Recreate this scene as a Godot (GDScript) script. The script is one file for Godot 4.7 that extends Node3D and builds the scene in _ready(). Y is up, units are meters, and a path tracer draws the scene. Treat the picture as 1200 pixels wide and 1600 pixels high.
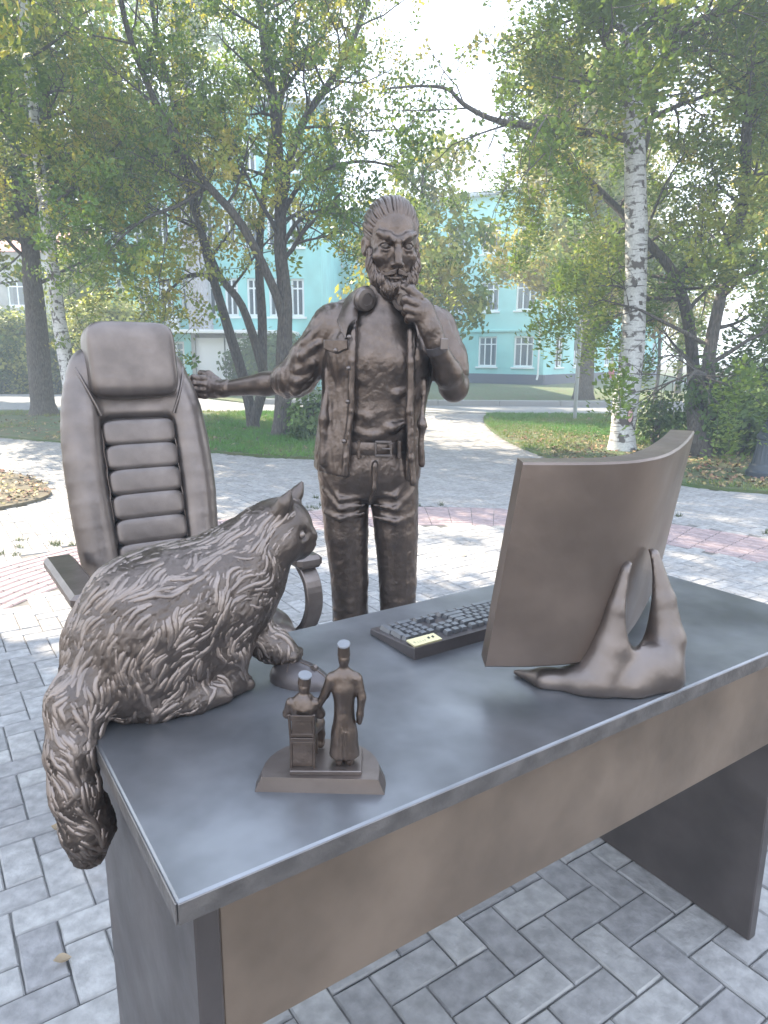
extends Node3D
# A small bronze monument in a park: desk, curved monitor, office chair, cat, man; paved square, trees and turquoise building behind.

var used := {}
var M := {}
var rng := RandomNumberGenerator.new()


class MB:  # collects triangles; front faces run clockwise
	var v := PackedVector3Array()
	var n := PackedVector3Array()
	var uv := PackedVector2Array()
	var c := PackedColorArray()
	var ix := PackedInt32Array()
	var col := Color.WHITE
	var colored := false

	func vert(p: Vector3, nn: Vector3, u := Vector2.ZERO) -> int:
		v.append(p)
		n.append(nn)
		uv.append(u)
		c.append(col)
		return v.size() - 1

	func tri(a: Vector3, b: Vector3, d: Vector3) -> void:
		var nn := (d - a).cross(b - a).normalized()
		var i := vert(a, nn)
		vert(b, nn)
		vert(d, nn)
		ix.append_array(PackedInt32Array([i, i + 1, i + 2]))

	func trio(a: Vector3, b: Vector3, d: Vector3, out: Vector3) -> void:
		if (d - a).cross(b - a).dot(out) < 0.0:
			tri(a, d, b)
		else:
			tri(a, b, d)

	func quad(a: Vector3, b: Vector3, d: Vector3, e: Vector3) -> void:
		var nn := (d - a).cross(b - a).normalized()
		var i := vert(a, nn, Vector2(0, 0))
		vert(b, nn, Vector2(1, 0))
		vert(d, nn, Vector2(1, 1))
		vert(e, nn, Vector2(0, 1))
		ix.append_array(PackedInt32Array([i, i + 1, i + 2, i, i + 2, i + 3]))

	func quado(a: Vector3, b: Vector3, d: Vector3, e: Vector3, out: Vector3) -> void:
		if (d - a).cross(b - a).dot(out) < 0.0:
			quad(a, e, d, b)
		else:
			quad(a, b, d, e)

	func box(at: Vector3, h: Vector3, bev := 0.004, bs := Basis()) -> void:
		var s := [-1.0, 1.0]
		var hb := h - Vector3.ONE * bev
		for a in 3:
			var b := (a + 1) % 3
			var d := (a + 2) % 3
			for sa in s:
				var q := []
				for k in [[-1, -1], [1, -1], [1, 1], [-1, 1]]:
					var p := Vector3.ZERO
					p[a] = h[a] * sa
					p[b] = hb[b] * k[0]
					p[d] = hb[d] * k[1]
					q.append(at + bs * p)
				var o := Vector3.ZERO
				o[a] = sa
				quado(q[0], q[1], q[2], q[3], bs * o)
				if bev > 0.0:
					for sb in s:
						var e := []
						for k in [[0, -1], [0, 1], [1, 1], [1, -1]]:
							var p := Vector3.ZERO
							p[a] = (h[a] if k[0] == 0 else hb[a]) * sa
							p[b] = (hb[b] if k[0] == 0 else h[b]) * sb
							p[d] = hb[d] * k[1]
							e.append(at + bs * p)
						o = Vector3.ZERO
						o[a] = sa
						o[b] = sb
						quado(e[0], e[1], e[2], e[3], bs * o)
		if bev > 0.0:
			for sx in s:
				for sy in s:
					for sz in s:
						var g := Vector3(sx, sy, sz)
						trio(at + bs * (g * Vector3(h.x, hb.y, hb.z)), at + bs * (g * Vector3(hb.x, h.y, hb.z)), at + bs * (g * Vector3(hb.x, hb.y, h.z)), bs * g)

	func grid(nu: int, nv: int, f: Callable, close_u := false) -> void:  # smooth surface f(u, v) with u, v in 0..1
		var base := v.size()
		for j in nv + 1:
			for i in nu + 1:
				var uu := float(i) / nu
				vert(f.call(uu, float(j) / nv), Vector3.ZERO, Vector2(uu, float(j) / nv))
		var w := nu + 1
		var from := ix.size()
		for j in nv:
			for i in nu:
				var a := base + j * w + i
				ix.append_array(PackedInt32Array([a, a + w, a + 1, a + 1, a + w, a + w + 1]))
		smooth(base, from)
		if close_u:
			for j in nv + 1:
				var a := base + j * w
				var nn := (n[a] + n[a + nu]).normalized()
				n[a] = nn
				n[a + nu] = nn

	func smooth(base: int, from: int) -> void:
		for i in range(from, ix.size(), 3):
			var a := ix[i]
			var b := ix[i + 1]
			var d := ix[i + 2]
			var nn := (v[d] - v[a]).cross(v[b] - v[a])
			n[a] += nn
			n[b] += nn
			n[d] += nn
		for i in range(base, v.size()):
			n[i] = n[i].normalized()

	func tube(p: PackedVector3Array, r: PackedFloat32Array, sides := 8, caps := true, rough := 0.0, noise: FastNoiseLite = null) -> void:
		var base := v.size()
		var from := ix.size()
		var last := p.size() - 1
		var side := Vector3.ZERO
		var run := 0.0
		for i in p.size():
			var t := (p[mini(i + 1, last)] - p[maxi(i - 1, 0)]).normalized()
			if i == 0:
				side = t.cross(Vector3(0.31, 0.2, 0.93) if absf(t.z) < 0.8 else Vector3.RIGHT).normalized()
			else:
				side = (side - t * side.dot(t)).normalized()
				run += p[i].distance_to(p[i - 1])
			var up := t.cross(side)
			for k in sides + 1:
				var a := TAU * k / sides
				var rr := r[i]
				if rough > 0.0:
					var kk := TAU * (k % sides) / sides
					rr *= 1.0 + rough * noise.get_noise_3d(cos(kk) * 30.0, run * 60.0, sin(kk) * 30.0)
				vert(p[i] + (side * cos(a) + up * sin(a)) * rr, Vector3.ZERO, Vector2(float(k) / sides, run))
		var w := sides + 1
		for i in last:
			for k in sides:
				var a := base + i * w + k
				ix.append_array(PackedInt32Array([a, a + 1, a + w, a + 1, a + w + 1, a + w]))
		smooth(base, from)
		for i in p.size():
			var nn := (n[base + i * w] + n[base + i * w + sides]).normalized()
			n[base + i * w] = nn
			n[base + i * w + sides] = nn
		if caps:
			for e in [0, last]:
				for k in range(1, sides - 1):
					trio(v[base + e * w], v[base + e * w + k], v[base + e * w + k + 1], (p[e] - p[1 if e == 0 else last - 1]))

	func lathe(at: Vector3, prof: PackedVector2Array, sides := 20, bs := Basis()) -> void:  # profile of (radius, height), bottom to top; creases kept between segments
		for i in prof.size() - 1:
			var a := prof[i]
			var b := prof[i + 1]
			grid(sides, 1, func(u, w): return at + bs * Vector3(cos(-u * TAU) * lerpf(a.x, b.x, w), lerpf(a.y, b.y, w), sin(-u * TAU) * lerpf(a.x, b.x, w)), true)

	func prism(poly: PackedVector2Array, xf: Transform3D, depth: float, bev := 0.0) -> void:  # polygon in xy, from z = 0 to z = depth
		var pts := poly
		if Geometry2D.is_polygon_clockwise(pts):
			pts = pts.duplicate()
			pts.reverse()
		var inner := pts
		if bev > 0.0:
			var off := Geometry2D.offset_polygon(pts, -bev)
			if off.size() == 1 and off[0].size() == pts.size():
				inner = off[0]
				var best := 0
				for i in inner.size():
					if inner[i].distance_to(pts[0]) < inner[best].distance_to(pts[0]):
						best = i
				inner = inner.slice(best) + inner.slice(0, best)
			else:
				bev = 0.0
		var idx := Geometry2D.triangulate_polygon(inner)
		for z in [0.0, depth]:
			for i in range(0, idx.size(), 3):
				trio(xf * Vector3(inner[idx[i]].x, inner[idx[i]].y, z), xf * Vector3(inner[idx[i + 1]].x, inner[idx[i + 1]].y, z), xf * Vector3(inner[idx[i + 2]].x, inner[idx[i + 2]].y, z), xf.basis * Vector3(0, 0, -1 if z == 0.0 else 1))
		var k := pts.size()
		for i in k:
			var a := pts[i]
			var b := pts[(i + 1) % k]
			var o := Vector3(b.y - a.y, a.x - b.x, 0)
			quado(xf * Vector3(a.x, a.y, bev), xf * Vector3(b.x, b.y, bev), xf * Vector3(b.x, b.y, depth - bev), xf * Vector3(a.x, a.y, depth - bev), xf.basis * o)
			if bev > 0.0:
				var ai := inner[i]
				var bi := inner[(i + 1) % k]
				quado(xf * Vector3(ai.x, ai.y, 0), xf * Vector3(bi.x, bi.y, 0), xf * Vector3(b.x, b.y, bev), xf * Vector3(a.x, a.y, bev), xf.basis * (o.normalized() + Vector3(0, 0, -1)))
				quado(xf * Vector3(ai.x, ai.y, depth), xf * Vector3(bi.x, bi.y, depth), xf * Vector3(b.x, b.y, depth - bev), xf * Vector3(a.x, a.y, depth - bev), xf.basis * (o.normalized() + Vector3(0, 0, 1)))

	func mesh() -> ArrayMesh:
		var a := []
		a.resize(Mesh.ARRAY_MAX)
		a[Mesh.ARRAY_VERTEX] = v
		a[Mesh.ARRAY_NORMAL] = n
		a[Mesh.ARRAY_TEX_UV] = uv
		if colored:
			a[Mesh.ARRAY_COLOR] = c
		a[Mesh.ARRAY_INDEX] = ix
		var m := ArrayMesh.new()
		m.add_surface_from_arrays(Mesh.PRIMITIVE_TRIANGLES, a)
		return m


class Field:  # a distance field on a grid: shapes joined with a smooth minimum, meshed as surface nets
	var o: Vector3
	var h: float
	var nx: int
	var ny: int
	var nz: int
	var d := PackedFloat32Array()
	var hot := PackedByteArray()
	var bx: int
	var by: int
	var bz: int

	func _init(lo: Vector3, hi: Vector3, cell: float) -> void:
		o = lo
		h = cell
		nx = int(ceil((hi.x - lo.x) / h)) + 1
		ny = int(ceil((hi.y - lo.y) / h)) + 1
		nz = int(ceil((hi.z - lo.z) / h)) + 1
		d.resize(nx * ny * nz)
		d.fill(1.0)
		bx = nx / 8 + 1
		by = ny / 8 + 1
		bz = nz / 8 + 1
		hot.resize(bx * by * bz)

	func span(lo: Vector3, hi: Vector3) -> Array:
		var a := ((lo - o) / h).floor()
		var b := ((hi - o) / h).ceil()
		var i0 := Vector3i(maxi(0, int(a.x)), maxi(0, int(a.y)), maxi(0, int(a.z)))
		var i1 := Vector3i(mini(nx - 1, int(b.x)), mini(ny - 1, int(b.y)), mini(nz - 1, int(b.z)))
		for k in range(i0.z / 8, i1.z / 8 + 1):
			for j in range(i0.y / 8, i1.y / 8 + 1):
				for i in range(i0.x / 8, i1.x / 8 + 1):
					hot[(k * by + j) * bx + i] = 1
		return [i0, i1]

	func put(i: int, x: float, k: float, sub: bool) -> void:
		if sub:
			x = -x
			var e := maxf(k - absf(d[i] - x), 0.0) / k
			d[i] = maxf(d[i], x) + e * e * k * 0.25
		else:
			var e := maxf(k - absf(d[i] - x), 0.0) / k
			d[i] = minf(d[i], x) - e * e * k * 0.25

	func cap(a: Vector3, b: Vector3, ra: float, rb: float, k := 0.02, fz := 1.0, sub := false) -> void:  # tapered capsule; fz flattens it along z
		var m := maxf(ra, rb) + k + 2.5 * h
		var lim := k + 2.5 * h
		var s := span(a.min(b) - Vector3(m, m, m), a.max(b) + Vector3(m, m, m))
		var i0: Vector3i = s[0]
		var i1: Vector3i = s[1]
		var iz := 1.0 / fz
		var az := Vector3(a.x, a.y, a.z * iz)
		var ab := Vector3(b.x, b.y, b.z * iz) - az
		var ll := maxf(ab.length_squared(), 1e-9)
		var back := 1.0 if fz == 1.0 else minf(1.0, fz * 1.15)
		for z in range(i0.z, i1.z + 1):
			for y in range(i0.y, i1.y + 1):
				var row := (z * ny + y) * nx
				for x in range(i0.x, i1.x + 1):
					var p := Vector3(o.x + x * h, o.y + y * h, (o.z + z * h) * iz) - az
					var t := clampf(p.dot(ab) / ll, 0.0, 1.0)
					var dd := ((p - ab * t).length() - (ra + (rb - ra) * t)) * back
					if dd > lim:
						continue
					var i := row + x
					var v := d[i]
					if sub:
						var ee := maxf(k - absf(v + dd), 0.0) / k
						d[i] = maxf(v, -dd) + ee * ee * k * 0.25
					else:
						var ee := maxf(k - absf(v - dd), 0.0) / k
						d[i] = minf(v, dd) - ee * ee * k * 0.25

	func ell(at: Vector3, r: Vector3, k := 0.02, bs := Basis(), sub := false) -> void:
		var m := maxf(r.x, maxf(r.y, r.z)) + k + 2.5 * h
		var lim := k + 2.5 * h
		var s := span(at - Vector3(m, m, m), at + Vector3(m, m, m))
		var i0: Vector3i = s[0]
		var i1: Vector3i = s[1]
		var inv := bs.transposed()
		for z in range(i0.z, i1.z + 1):
			for y in range(i0.y, i1.y + 1):
				var row := (z * ny + y) * nx
				for x in range(i0.x, i1.x + 1):
					var p := inv * (Vector3(o.x + x * h, o.y + y * h, o.z + z * h) - at)
					var q := p / r
					var k0 := q.length()
					var k1 := (q / r).length()
					var dd := k0 * (k0 - 1.0) / maxf(k1, 1e-6)
					if dd > lim:
						continue
					var i := row + x
					var v := d[i]
					if sub:
						var ee := maxf(k - absf(v + dd), 0.0) / k
						d[i] = maxf(v, -dd) + ee * ee * k * 0.25
					else:
						var ee := maxf(k - absf(v - dd), 0.0) / k
						d[i] = minf(v, dd) - ee * ee * k * 0.25

	func box(at: Vector3, half: Vector3, rr: float, k := 0.01, bs := Basis(), sub := false) -> void:
		var m := half.length() + k + 2.5 * h
		var e := Vector3(absf(bs.x.x) * half.x + absf(bs.y.x) * half.y + absf(bs.z.x) * half.z, absf(bs.x.y) * half.x + absf(bs.y.y) * half.y + absf(bs.z.y) * half.z, absf(bs.x.z) * half.x + absf(bs.y.z) * half.y + absf(bs.z.z) * half.z)
		m = k + 2.5 * h
		var s := span(at - e - Vector3(m, m, m), at + e + Vector3(m, m, m))
		var i0: Vector3i = s[0]
		var i1: Vector3i = s[1]
		var inv := bs.transposed()
		var hr := half - Vector3(rr, rr, rr)
		for z in range(i0.z, i1.z + 1):
			for y in range(i0.y, i1.y + 1):
				var row := (z * ny + y) * nx
				for x in range(i0.x, i1.x + 1):
					var q := (inv * (Vector3(o.x + x * h, o.y + y * h, o.z + z * h) - at)).abs() - hr
					put(row + x, q.max(Vector3.ZERO).length() + minf(maxf(q.x, maxf(q.y, q.z)), 0.0) - rr, k, sub)

	func chain(pts: Array, k := 0.02, fz := 1.0, sub := false) -> void:  # each point: [Vector3, radius]
		for i in pts.size() - 1:
			cap(pts[i][0], pts[i + 1][0], pts[i][1], pts[i + 1][1], k, fz, sub)

	func val(p: Vector3) -> float:
		var q := (p - o) / h
		var x := clampi(int(q.x), 0, nx - 2)
		var y := clampi(int(q.y), 0, ny - 2)
		var z := clampi(int(q.z), 0, nz - 2)
		var t := q - Vector3(x, y, z)
		var i := (z * ny + y) * nx + x
		var j := i + nx * ny
		var a := lerpf(lerpf(d[i], d[i + 1], t.x), lerpf(d[i + nx], d[i + nx + 1], t.x), t.y)
		var b := lerpf(lerpf(d[j], d[j + 1], t.x), lerpf(d[j + nx], d[j + nx + 1], t.x), t.y)
		return lerpf(a, b, t.z)

	func grad(p: Vector3) -> Vector3:
		var e := h
		return Vector3(val(p + Vector3(e, 0, 0)) - val(p - Vector3(e, 0, 0)), val(p + Vector3(0, e, 0)) - val(p - Vector3(0, e, 0)), val(p + Vector3(0, 0, e)) - val(p - Vector3(0, 0, e))).normalized()

	func lock(mb: MB, p: Vector3, flow: Callable, length: float, rad: float, lift := 0.3, n := 7, sides := 6) -> void:  # one strand of hair lying on the surface
		var pts := PackedVector3Array()
		var rads := PackedFloat32Array()
		var step := length / (n - 1)
		for i in n:
			var v := val(p)
			if v > 0.03:
				break
			var g := grad(p)
			p -= g * v
			var t := float(i) / (n - 1)
			pts.append(p + g * rad * (lift * (0.4 + t) - 0.9 * maxf(0.0, 1.0 - 5.0 * t)))
			rads.append(rad * (0.35 + 0.65 * sin(PI * (0.12 + 0.80 * t))) if i < n - 1 else rad * 0.12)
			var w: Vector3 = flow.call(p)
			w = (w - g * w.dot(g)).normalized()
			p += w * step
		if pts.size() > 3:
			mb.tube(pts, rads, sides, false)

	func to(mb: MB, xf := Transform3D(), disp = null) -> void:
		var base := mb.v.size()
		var from := mb.ix.size()
		var at := {}
		var nxy := nx * ny
		var off := [0, 1, nx, nx + 1, nxy, nxy + 1, nxy + nx, nxy + nx + 1]
		var ed := [[0, 1], [2, 3], [4, 5], [6, 7], [0, 2], [1, 3], [4, 6], [5, 7], [0, 4], [1, 5], [2, 6], [3, 7]]
		var cells := PackedInt32Array()
		for kb in bz:
			for jb in by:
				for ib in bx:
					if not hot[(kb * by + jb) * bx + ib]:
						continue
					for z in range(kb * 8, mini(kb * 8 + 8, nz - 1)):
						for y in range(jb * 8, mini(jb * 8 + 8, ny - 1)):
							var row := (z * ny + y) * nx
							for x in range(ib * 8, mini(ib * 8 + 8, nx - 1)):
								var i := row + x
								var neg := 0
								if d[i] < 0.0: neg += 1
								if d[i + 1] < 0.0: neg += 1
								if d[i + nx] < 0.0: neg += 1
								if d[i + nx + 1] < 0.0: neg += 1
								if d[i + nxy] < 0.0: neg += 1
								if d[i + nxy + 1] < 0.0: neg += 1
								if d[i + nxy + nx] < 0.0: neg += 1
								if d[i + nxy + nx + 1] < 0.0: neg += 1
								if neg == 0 or neg == 8:
									continue
								var sum := Vector3.ZERO
								var cnt := 0
								for e in ed:
									var a: int = e[0]
									var b: int = e[1]
									var da := d[i + off[a]]
									var db := d[i + off[b]]
									if (da < 0.0) != (db < 0.0):
										var t := da / (da - db)
										var pa := Vector3(a & 1, (a >> 1) & 1, a >> 2)
										sum += pa + (Vector3(b & 1, (b >> 1) & 1, b >> 2) - pa) * t
										cnt += 1
								at[i] = mb.vert(o + (Vector3(x, y, z) + sum / cnt) * h, Vector3.ZERO)
								cells.append(i)
		for i in cells:
			var ins := d[i] < 0.0
			if ins != (d[i + 1] < 0.0) and at.has(i - nx) and at.has(i - nxy) and at.has(i - nx - nxy):
				face(mb, at[i], at[i - nx], at[i - nx - nxy], at[i - nxy], ins)
			if ins != (d[i + nx] < 0.0) and at.has(i - 1) and at.has(i - nxy) and at.has(i - 1 - nxy):
				face(mb, at[i], at[i - nxy], at[i - 1 - nxy], at[i - 1], ins)
			if ins != (d[i + nxy] < 0.0) and at.has(i - 1) and at.has(i - nx) and at.has(i - 1 - nx):
				face(mb, at[i], at[i - 1], at[i - 1 - nx], at[i - nx], ins)
		mb.smooth(base, from)
		if disp != null:
			for i in range(base, mb.v.size()):
				mb.v[i] += mb.n[i] * disp.call(mb.v[i], mb.n[i])
				mb.n[i] = mb.n[i] * 0.0
			mb.smooth(base, from)
		if xf != Transform3D():
			for i in range(base, mb.v.size()):
				mb.v[i] = xf * mb.v[i]
				mb.n[i] = xf.basis * mb.n[i]

	func face(mb: MB, a: int, b: int, e: int, f: int, ins: bool) -> void:
		if ins:
			mb.ix.append_array(PackedInt32Array([a, e, b, a, f, e]))
		else:
			mb.ix.append_array(PackedInt32Array([a, b, e, a, e, f]))


func nm(called: String) -> String:
	if not used.has(called):
		used[called] = 0
		return called
	used[called] += 1
	return "%s_%03d" % [called, used[called]]


func tag(o: Node3D, label: String, category: String, group := "") -> void:
	o.set_meta("label", label)
	o.set_meta("category", category)
	if group:
		o.set_meta("group", group)


func thing(called: String, label: String, category: String, at := Vector3.ZERO, turn := 0.0, group := "") -> Node3D:
	var o := Node3D.new()
	o.name = nm(called)
	add_child(o)
	o.position = at
	o.rotation.y = turn
	tag(o, label, category, group)
	return o


func part(called: String, m: Mesh, mat: Material, parent: Node3D, xf := Transform3D()) -> MeshInstance3D:
	var o := MeshInstance3D.new()
	o.name = called
	o.mesh = m
	o.material_override = mat
	o.transform = xf
	parent.add_child(o, true)
	return o


func solo(called: String, m: Mesh, mat: Material, label: String, category: String, group := "", xf := Transform3D()) -> MeshInstance3D:
	var o := part(nm(called), m, mat, self, xf)
	tag(o, label, category, group)
	return o


func struct(called: String, m: Mesh, mat: Material, parent: Node3D = self) -> MeshInstance3D:
	var o := part(nm(called) if parent == self else called, m, mat, parent)
	if parent == self:
		o.set_meta("kind", "structure")
	return o


func stuff(called: String, m: Mesh, mat: Material, xfs: Array, cols: Array, parent: Node3D = self, label := "", category := "") -> MultiMeshInstance3D:
	var mm := MultiMesh.new()
	mm.transform_format = MultiMesh.TRANSFORM_3D
	mm.use_colors = true
	mm.mesh = m
	mm.instance_count = xfs.size()
	for i in xfs.size():
		mm.set_instance_transform(i, xfs[i])
		mm.set_instance_color(i, cols[i])
	var o := MultiMeshInstance3D.new()
	o.name = nm(called) if parent == self else called
	o.multimesh = mm
	o.material_override = mat
	parent.add_child(o, true)
	o.set_meta("kind", "stuff")
	if label:
		tag(o, label, category)
	return o


func noise(freq: float, seed_: int, oct := 4, kind := FastNoiseLite.TYPE_SIMPLEX_SMOOTH) -> FastNoiseLite:
	var f := FastNoiseLite.new()
	f.frequency = freq
	f.seed = seed_
	f.noise_type = kind
	f.fractal_octaves = oct
	if oct == 1:
		f.fractal_type = FastNoiseLite.FRACTAL_NONE
	return f


func ntex(freq: float, seed_: int, a: Color, b: Color, oct := 5, size := 512, mid := Color(-1, 0, 0), kind := FastNoiseLite.TYPE_SIMPLEX_SMOOTH) -> NoiseTexture2D:
	var t := NoiseTexture2D.new()
	t.width = size
	t.height = size
	t.seamless = true
	t.noise = noise(freq, seed_, oct, kind)
	var g := Gradient.new()
	g.set_color(0, a)
	g.set_color(1, b)
	g.set_offset(0, 0.15)
	g.set_offset(1, 0.85)
	if mid.r >= 0.0:
		g.add_point(0.5, mid)
	t.color_ramp = g
	return t


func gray(x: float) -> Color:
	return Color(x, x, x)


func lin(r: float, g: float, b: float) -> Color:
	return Color(r, g, b).linear_to_srgb()


func mat(albedo: Color, rough := 0.8, metal := 0.0) -> StandardMaterial3D:
	var m := StandardMaterial3D.new()
	m.albedo_color = albedo
	m.roughness = rough
	m.metallic = metal
	return m


func tri_map(m: StandardMaterial3D, scale_: float, world := false) -> StandardMaterial3D:
	m.uv1_triplanar = true
	m.uv1_world_triplanar = world
	m.uv1_scale = Vector3.ONE * scale_
	return m


var cam: Camera3D
const UX := Vector3(0.8297, 0, -0.5582)  # along the desk
const UZ := Vector3(-0.5582, 0, -0.8297)  # across it, away from the camera
const SUN := Vector3(-0.66, 0.78, -0.64)


func view() -> void:
	cam = Camera3D.new()
	cam.name = "camera"
	add_child(cam)
	cam.position = Vector3(0, 1.5, 0)
	cam.rotation = Vector3(-0.2186, 0, 0.0064)
	cam.fov = 72.08
	cam.near = 0.05
	cam.far = 400.0
	cam.current = true
	var e := Environment.new()
	e.background_mode = Environment.BG_SKY
	var sm := ProceduralSkyMaterial.new()
	sm.sky_top_color = Color(0.72, 0.79, 0.90)
	sm.sky_horizon_color = Color(0.95, 0.965, 0.98)
	sm.sky_curve = 0.22
	sm.ground_bottom_color = Color(0.30, 0.30, 0.30)
	sm.ground_horizon_color = Color(0.80, 0.84, 0.88)
	sm.sun_angle_max = 1.0
	sm.energy_multiplier = 1.0
	var sky := Sky.new()
	sky.sky_material = sm
	e.sky = sky
	e.tonemap_mode = Environment.TONE_MAPPER_LINEAR
	e.tonemap_exposure = 4.8
	e.sdfgi_enabled = true
	e.ssao_enabled = true
	e.ssil_enabled = true
	e.fog_enabled = true
	e.fog_density = 0.008
	e.fog_light_color = Color(0.92, 0.97, 1.0)
	var we := WorldEnvironment.new()
	we.name = "daylight"
	we.environment = e
	add_child(we)
	var sun := DirectionalLight3D.new()
	sun.name = "sun"
	add_child(sun)
	sun.look_at_from_position(SUN * 50.0, Vector3.ZERO)
	sun.light_energy = 1.6
	sun.light_color = Color(1.0, 0.94, 0.84)
	sun.light_angular_distance = 0.5
	sun.shadow_enabled = true


func seen(p: Vector3, margin := 0.1) -> bool:
	var q := cam.transform.affine_inverse() * p
	if q.z > -0.25:
		return false
	var t := tan(deg_to_rad(cam.fov * 0.5))
	return absf(q.y) < -q.z * t + margin and absf(q.x) < -q.z * t * 0.75 + margin


func materials() -> void:
	# bronze: brown-black patina, rubbed paler in patches, hammered and pitted
	var patch := ntex(0.006, 3, gray(0.84), gray(1.0), 5, 512)
	var rough := ntex(0.010, 4, gray(0.80), gray(1.0), 5, 512)
	var pit := ntex(0.02, 5, gray(0.2), gray(0.9), 5, 512)
	var sky_mottle := ntex(0.007, 6, gray(0.74), gray(1.0), 5, 512)  # pale mottle painted in for the sky mirrored by the desk top
	for spec in [["bronze", Color(0.42, 0.366, 0.332), 0.38, 0.10, 5.0, 0.82], ["bronze_fur", Color(0.54, 0.485, 0.45), 0.42, 0.08, 5.0, 0.76], ["bronze_smooth", Color(0.475, 0.43, 0.405), 0.40, 0.05, 2.0, 0.75], ["bronze_skylit", Color(0.55, 0.55, 0.56), 0.40, 0.04, 0.9, 0.72], ["bronze_brown", Color(0.485, 0.425, 0.385), 0.44, 0.07, 1.3, 0.65], ["bronze_panel", Color(0.565, 0.495, 0.435), 0.44, 0.06, 1.1, 0.55], ["bronze_shaded", Color(0.40, 0.37, 0.36), 0.46, 0.06, 1.1, 0.6], ["bronze_dark", Color(0.38, 0.35, 0.345), 0.45, 0.06, 2.0, 0.6], ["bronze_edge", Color(0.48, 0.455, 0.44), 0.50, 0.10, 4.0, 0.65]]:  # sky reflection paled into the top bronze, shade darkened into the side bronze
		var m := mat(spec[1], spec[2], spec[5])
		m.albedo_texture = sky_mottle if spec[0] == "bronze_skylit" else patch
		m.roughness_texture = rough
		m.heightmap_enabled = true
		m.heightmap_texture = pit
		m.heightmap_scale = spec[3]
		M[spec[0]] = tri_map(m, spec[4])
	for k in 5:
		var t: float = [0.0, 0.03, -0.035, 0.05, -0.02][k]
		var m := mat(Color(0.595 + t, 0.58 + t, 0.57 + t * 0.9), 0.9)
		m.albedo_texture = ntex(0.012, 20, gray(0.84), gray(1.0), 7, 512)
		if k:
			m.albedo_texture = M["paver_0"].albedo_texture
		m.heightmap_enabled = true
		m.heightmap_texture = pit
		m.heightmap_scale = 0.25
		M["paver_%d" % k] = tri_map(m, 2.6, true)
	var pv: StandardMaterial3D = M["paver_0"].duplicate()
	pv.albedo_color = Color.WHITE
	pv.vertex_color_use_as_albedo = true
	M["paver_any"] = pv
	var soil := mat(Color.WHITE, 1.0)
	soil.albedo_texture = ntex(0.012, 31, lin(0.075, 0.06, 0.04), lin(0.13, 0.115, 0.075), 6, 512, lin(0.10, 0.085, 0.055))
	soil.heightmap_enabled = true
	soil.heightmap_texture = pit
	soil.heightmap_scale = 2.0
	M["soil"] = tri_map(soil, 0.45, true)
	var turf := mat(Color.WHITE, 1.0)
	turf.albedo_texture = ntex(0.010, 32, lin(0.095, 0.085, 0.045), lin(0.06, 0.11, 0.03), 6, 512, lin(0.085, 0.10, 0.04))
	turf.heightmap_enabled = true
	turf.heightmap_texture = pit
	turf.heightmap_scale = 3.0
	M["turf"] = tri_map(turf, 0.35, true)
	var sand := mat(Color.WHITE, 1.0)
	sand.albedo_texture = ntex(0.03, 33, lin(0.08, 0.075, 0.07), lin(0.17, 0.16, 0.15), 4, 256)
	M["sand"] = tri_map(sand, 1.2, true)
	var road := mat(Color.WHITE, 0.95)
	road.albedo_texture = ntex(0.02, 34, lin(0.20, 0.20, 0.20), lin(0.29, 0.285, 0.28), 5, 512)
	M["road"] = tri_map(road, 0.4, true)
	M["kerb"] = mat(lin(0.30, 0.30, 0.30), 0.9)
	var red := mat(Color(0.63, 0.555, 0.55), 0.9)
	red.albedo_texture = ntex(0.03, 35, gray(0.82), gray(1.0), 4, 256)
	red.heightmap_enabled = true
	red.heightmap_texture = pit
	red.heightmap_scale = 0.25
	M["red_tile"] = tri_map(red, 1.4, true)
	var wall := mat(Color(0.60, 0.83, 0.81), 0.9)
	wall.albedo_texture = ntex(0.01, 36, gray(0.93), gray(1.0), 5, 512)
	M["turquoise"] = tri_map(wall, 0.15, true)
	M["plinth"] = mat(lin(0.075, 0.085, 0.115), 0.85)
	M["white"] = mat(lin(0.78, 0.79, 0.78), 0.6)
	M["gray_wall"] = tri_map(mat(lin(0.36, 0.36, 0.34), 0.9), 0.2, true)
	M["gray_wall"].albedo_texture = ntex(0.02, 37, gray(0.85), gray(1.0), 4, 256)
	M["red_roof"] = mat(lin(0.32, 0.10, 0.08), 0.8)
	M["zinc"] = mat(lin(0.35, 0.37, 0.38), 0.5, 0.5)
	var gl := mat(Color(0.35, 0.42, 0.46, 0.55), 0.06)
	gl.transparency = BaseMaterial3D.TRANSPARENCY_ALPHA
	M["glass"] = gl
	M["curtain"] = mat(lin(0.5, 0.5, 0.48), 0.95)
	M["room"] = mat(lin(0.10, 0.10, 0.10), 0.95)
	M["iron"] = mat(lin(0.035, 0.045, 0.06), 0.45)
	M["brass"] = mat(Color(0.93, 0.88, 0.70), 0.38, 0.8)
	M["scar"] = mat(lin(0.62, 0.36, 0.38), 0.8)
	M["cap_gray"] = mat(lin(0.16, 0.16, 0.17), 0.5)
	M["engraved"] = mat(lin(0.05, 0.045, 0.03), 0.7)
	for leafy in [["leaf", 0.85], ["leaf_thin", 0.95]]:
		var m := mat(Color.WHITE, 0.55)
		m.vertex_color_use_as_albedo = true
		m.backlight_enabled = true
		m.backlight = Color(1, 1, 0.75) * leafy[1]
		M[leafy[0]] = m
	var gr := mat(Color.WHITE, 0.7)
	gr.vertex_color_use_as_albedo = true
	gr.backlight_enabled = true
	gr.backlight = Color(0.7, 0.75, 0.4)
	M["grass"] = gr
	var dead := mat(Color.WHITE, 0.85)
	dead.vertex_color_use_as_albedo = true
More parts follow.
